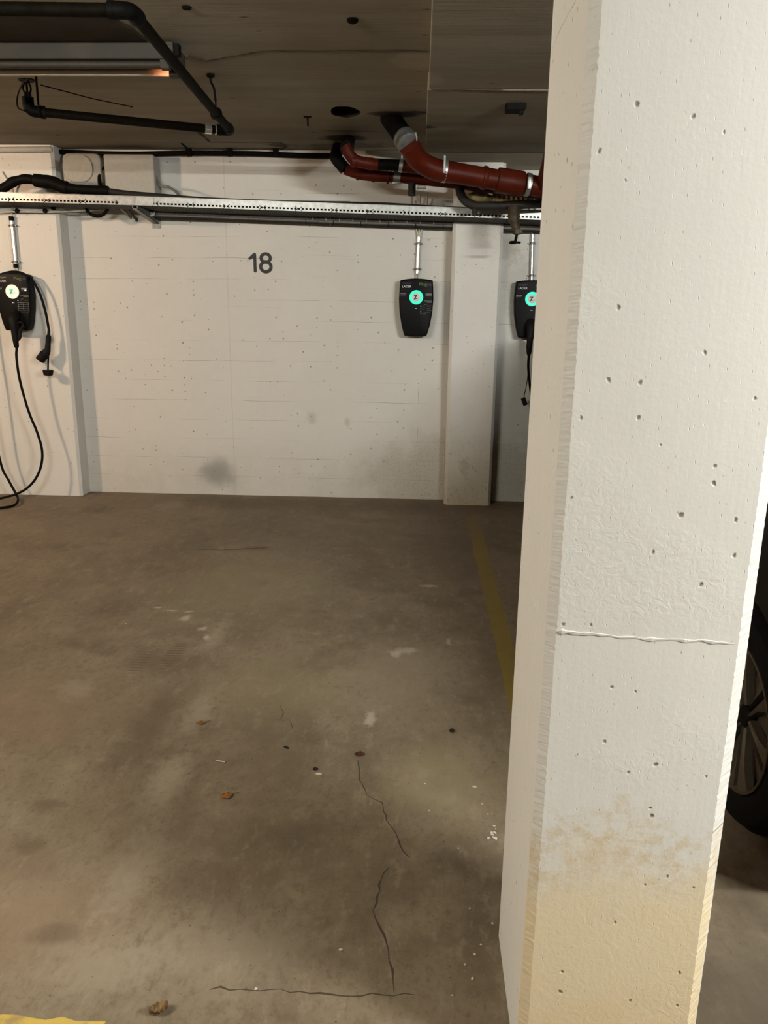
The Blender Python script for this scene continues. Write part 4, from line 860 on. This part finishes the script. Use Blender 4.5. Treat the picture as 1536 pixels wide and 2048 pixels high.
def wheel(cx_, cy_, s):   # s=-1: outer face looks to -X
    c = Vector((cx_, cy_, WC.z)); ax = Vector((s, 0, 0)); Mx = axis_mat(c, c+ax)
    bm = B(); lathe(bm, [(.205, -.20), (.285, -.20), (.307, -.17), (.312, -.10), (.307, -.03), (.285, -.002), (.25, .004), (.215, -.004), (.205, -.012), (.205, -.20)], Mx, 48); wl = obj('wheel', bm, M['tyre'], car, True)
    bm = B(); lathe(bm, [(.204, -.19), (.204, -.010), (.2085, -.004), (.2085, 0), (.203, .001), (.199, -.006), (.194, -.03), (.192, -.05), (.204, -.05)], Mx, 56); obj('rim', bm, M['rim'], wl, True)
    bm = B(); lathe(bm, [(.204, -.19), (.204, -.052), (.192, -.052), (.190, -.19), (.204, -.19)], Mx, 48); obj('barrel', bm, M['castblack'], wl, True)
    bm = B(); lathe(bm, [(.001, -.14), (.165, -.14), (.165, -.12), (.001, -.12)], Mx, 30); obj('brake_disc', bm, M['castblack'], wl)
    bm = B(); lathe(bm, [(.03, -.09), (.032, -.03), (.026, -.022), (.001, -.02)], Mx, 24); obj('hub', bm, M['castblack'], wl, True)
    base = math.radians(15)
    for i in range(6):
        for side in (-1, 1):
            bm = B(); th = base+i*PI/3; dr = Vector((0, math.cos(th), math.sin(th))); sd = Vector((0, -math.sin(th), math.cos(th)))*side; rings = []
            for rr_ in (.032, .06, .09, .12, .15, .175, .190, .199):
                k = (rr_-.03)/.17; inn = .008+.004*k; out = inn+.005+.046*k**2.6
                dep = -.022+.018*k; P = c+dr*rr_
                rings.append([P+sd*inn+ax*dep, P+sd*out+ax*(dep-.006), P+sd*out+ax*(dep-.028), P+sd*inn+ax*(dep-.028)])
            loft(bm, rings); obj('spoke', bm, M['rim'], wl)
    return wl
w1 = wheel(WC.x-.005, WC.y, -1)
wheel(WC.x-.005, 4.65, -1); wheel(CX1+.0, WC.y, 1); wheel(CX1+.0, 4.65, 1)

# ------------------------------------------------------------------ litter on the floor
def leaf(px, py, L_, W_, ang, mt, label, curl=.10, stem=True):
    p = at(px, py, Z=0); t = thing('dry_leaf', label, 'leaf', (p.x, p.y, 0), 'dry leaves on the floor')
    d = Vector((math.cos(ang), math.sin(ang), 0)); s = Vector((-d.y, d.x, 0)); bm = B(); rows = []
    for i in range(13):
        f = i/12; wd = W_*math.sin(PI*min(1, f*.97+.02))**.7*(1+.25*math.sin(i*2.4)); row = []
        for j in range(-3, 4):
            q_ = j/3; z = .003+L_*curl*(q_*q_*.35+(f-.5)**2*.5)+.002*mnoise.noise(Vector((px+i*.7, j*.8, 0)))
            row.append(p+d*L_*(f-.5)+s*wd*q_*.5+Vector((0, 0, max(.001, z))))
        rows.append(row)
    loft(bm, rows, cap=False, closed=False); up = [v.co.copy() for v in bm.verts]
    r = bmesh.ops.solidify(bm, geom=list(bm.faces), thickness=.0006); obj('blade', bm, M[mt], t, True)
    if stem:
        bm = B(); e = p+d*L_*.48+Vector((0, 0, .006)); tube(bm, spline([e, e+d*L_*.25+s*.004+Vector((0, 0, -.001)), e+d*L_*.55+s*.010+Vector((0, 0, -.004))], 4), .0008, 6); obj('stem', bm, M['stem'], t, True)
leaf(402, 1447, .030, .026, .25, 'leaf', 'small dry orange leaf on the floor, farther of the two orange ones')
leaf(453, 1593, .036, .034, .3, 'leaf', 'dry orange leaf with bent stem lying on the floor, nearer of the two')
leaf(720, 1511, .030, .026, .2, 'leafred', 'small crumpled reddish brown leaf at the start of the floor crack', .4, False)
leaf(318, 2028, .038, .024, .5, 'leaftan', 'curled tan leaf on the floor near the bottom edge', 1.1, False)
def lump(px, py, sx_, sy_, sz_, mt, name, label, cat, group=None, ang=0):
    p = at(px, py, Z=0); bm = B(); bmesh.ops.create_icosphere(bm, subdivisions=2, radius=1); ca_, sa_ = math.cos(ang), math.sin(ang)
    for v in bm.verts:
        k = 1+.35*mnoise.noise(v.co*1.3+Vector((px, py, 0))); x, y = v.co.x*sx_*k, v.co.y*sy_*k
        v.co = Vector((p.x+x*ca_-y*sa_, p.y+x*sa_+y*ca_, max(0, sz_*.8+v.co.z*sz_*k)))
    return tag(obj(name, bm, M[mt], None, True), label, cat, group)
lump(904, 1463, .009, .010, .005, 'stone', 'pebble', 'small dark pebble on the floor toward the pillar', 'pebble')
lump(573, 1496, .011, .006, .003, 'stone', 'pebble', 'flat dark chip on the floor between orange leaves and crack', 'pebble', None, -.5)
lump(631, 1539, .008, .007, .004, 'stone', 'pebble', 'dark crumb beside a pale speck left of the floor crack', 'pebble')
lump(637, 1549, .010, .004, .003, 'straw', 'debris', 'pale speck touching a dark crumb left of the floor crack', 'debris')
bm = B(); tube(bm, [at(433, 1521, Z=.003), at(441, 1522.5, Z=.004), at(450, 1524, Z=.003)], .0022, 6); tag(obj('straw', bm, M['straw'], None, True), 'short pale straw on the floor between the two orange leaves', 'straw')
lump(949, 1575, .007, .004, .003, 'chip', 'paint_flake', 'single brightest white flake on the floor left of the pillar', 'flake', None, -.4)
for i, (x, y, s) in enumerate(((988, 1653, .005), (991, 1659, .003), (983, 1666, .006), (989, 1666, .006), (985, 1670, .005), (977, 1677, .006), (986, 1675, .004), (990, 1677, .007))):
    lump(x, y, s, s*.7, .002, 'chip', 'paint_flake', 'tiny white paint flake in the cluster beside the foot of pillar', 'flake', 'white paint flakes beside the pillar', i*.8)
for i, (x, y, s) in enumerate(((850, 1568, .003), (858, 1622, .003), (976, 1629, .003), (917, 1698, .003), (682, 1900, .005), (512, 1979, .004), (252, 1248, .005), (964, 1608, .003), (950, 1910, .004), (962, 1890, .003), (930, 1930, .003), (945, 1958, .004), (985, 1848, .004), (940, 1818, .003), (905, 1992, .003))):
    lump(x, y, s, s*.8, .0018, 'chip', 'paint_flake', 'tiny pale flake lying alone on the open garage floor', 'flake', 'scattered flakes on the floor', i*.7)
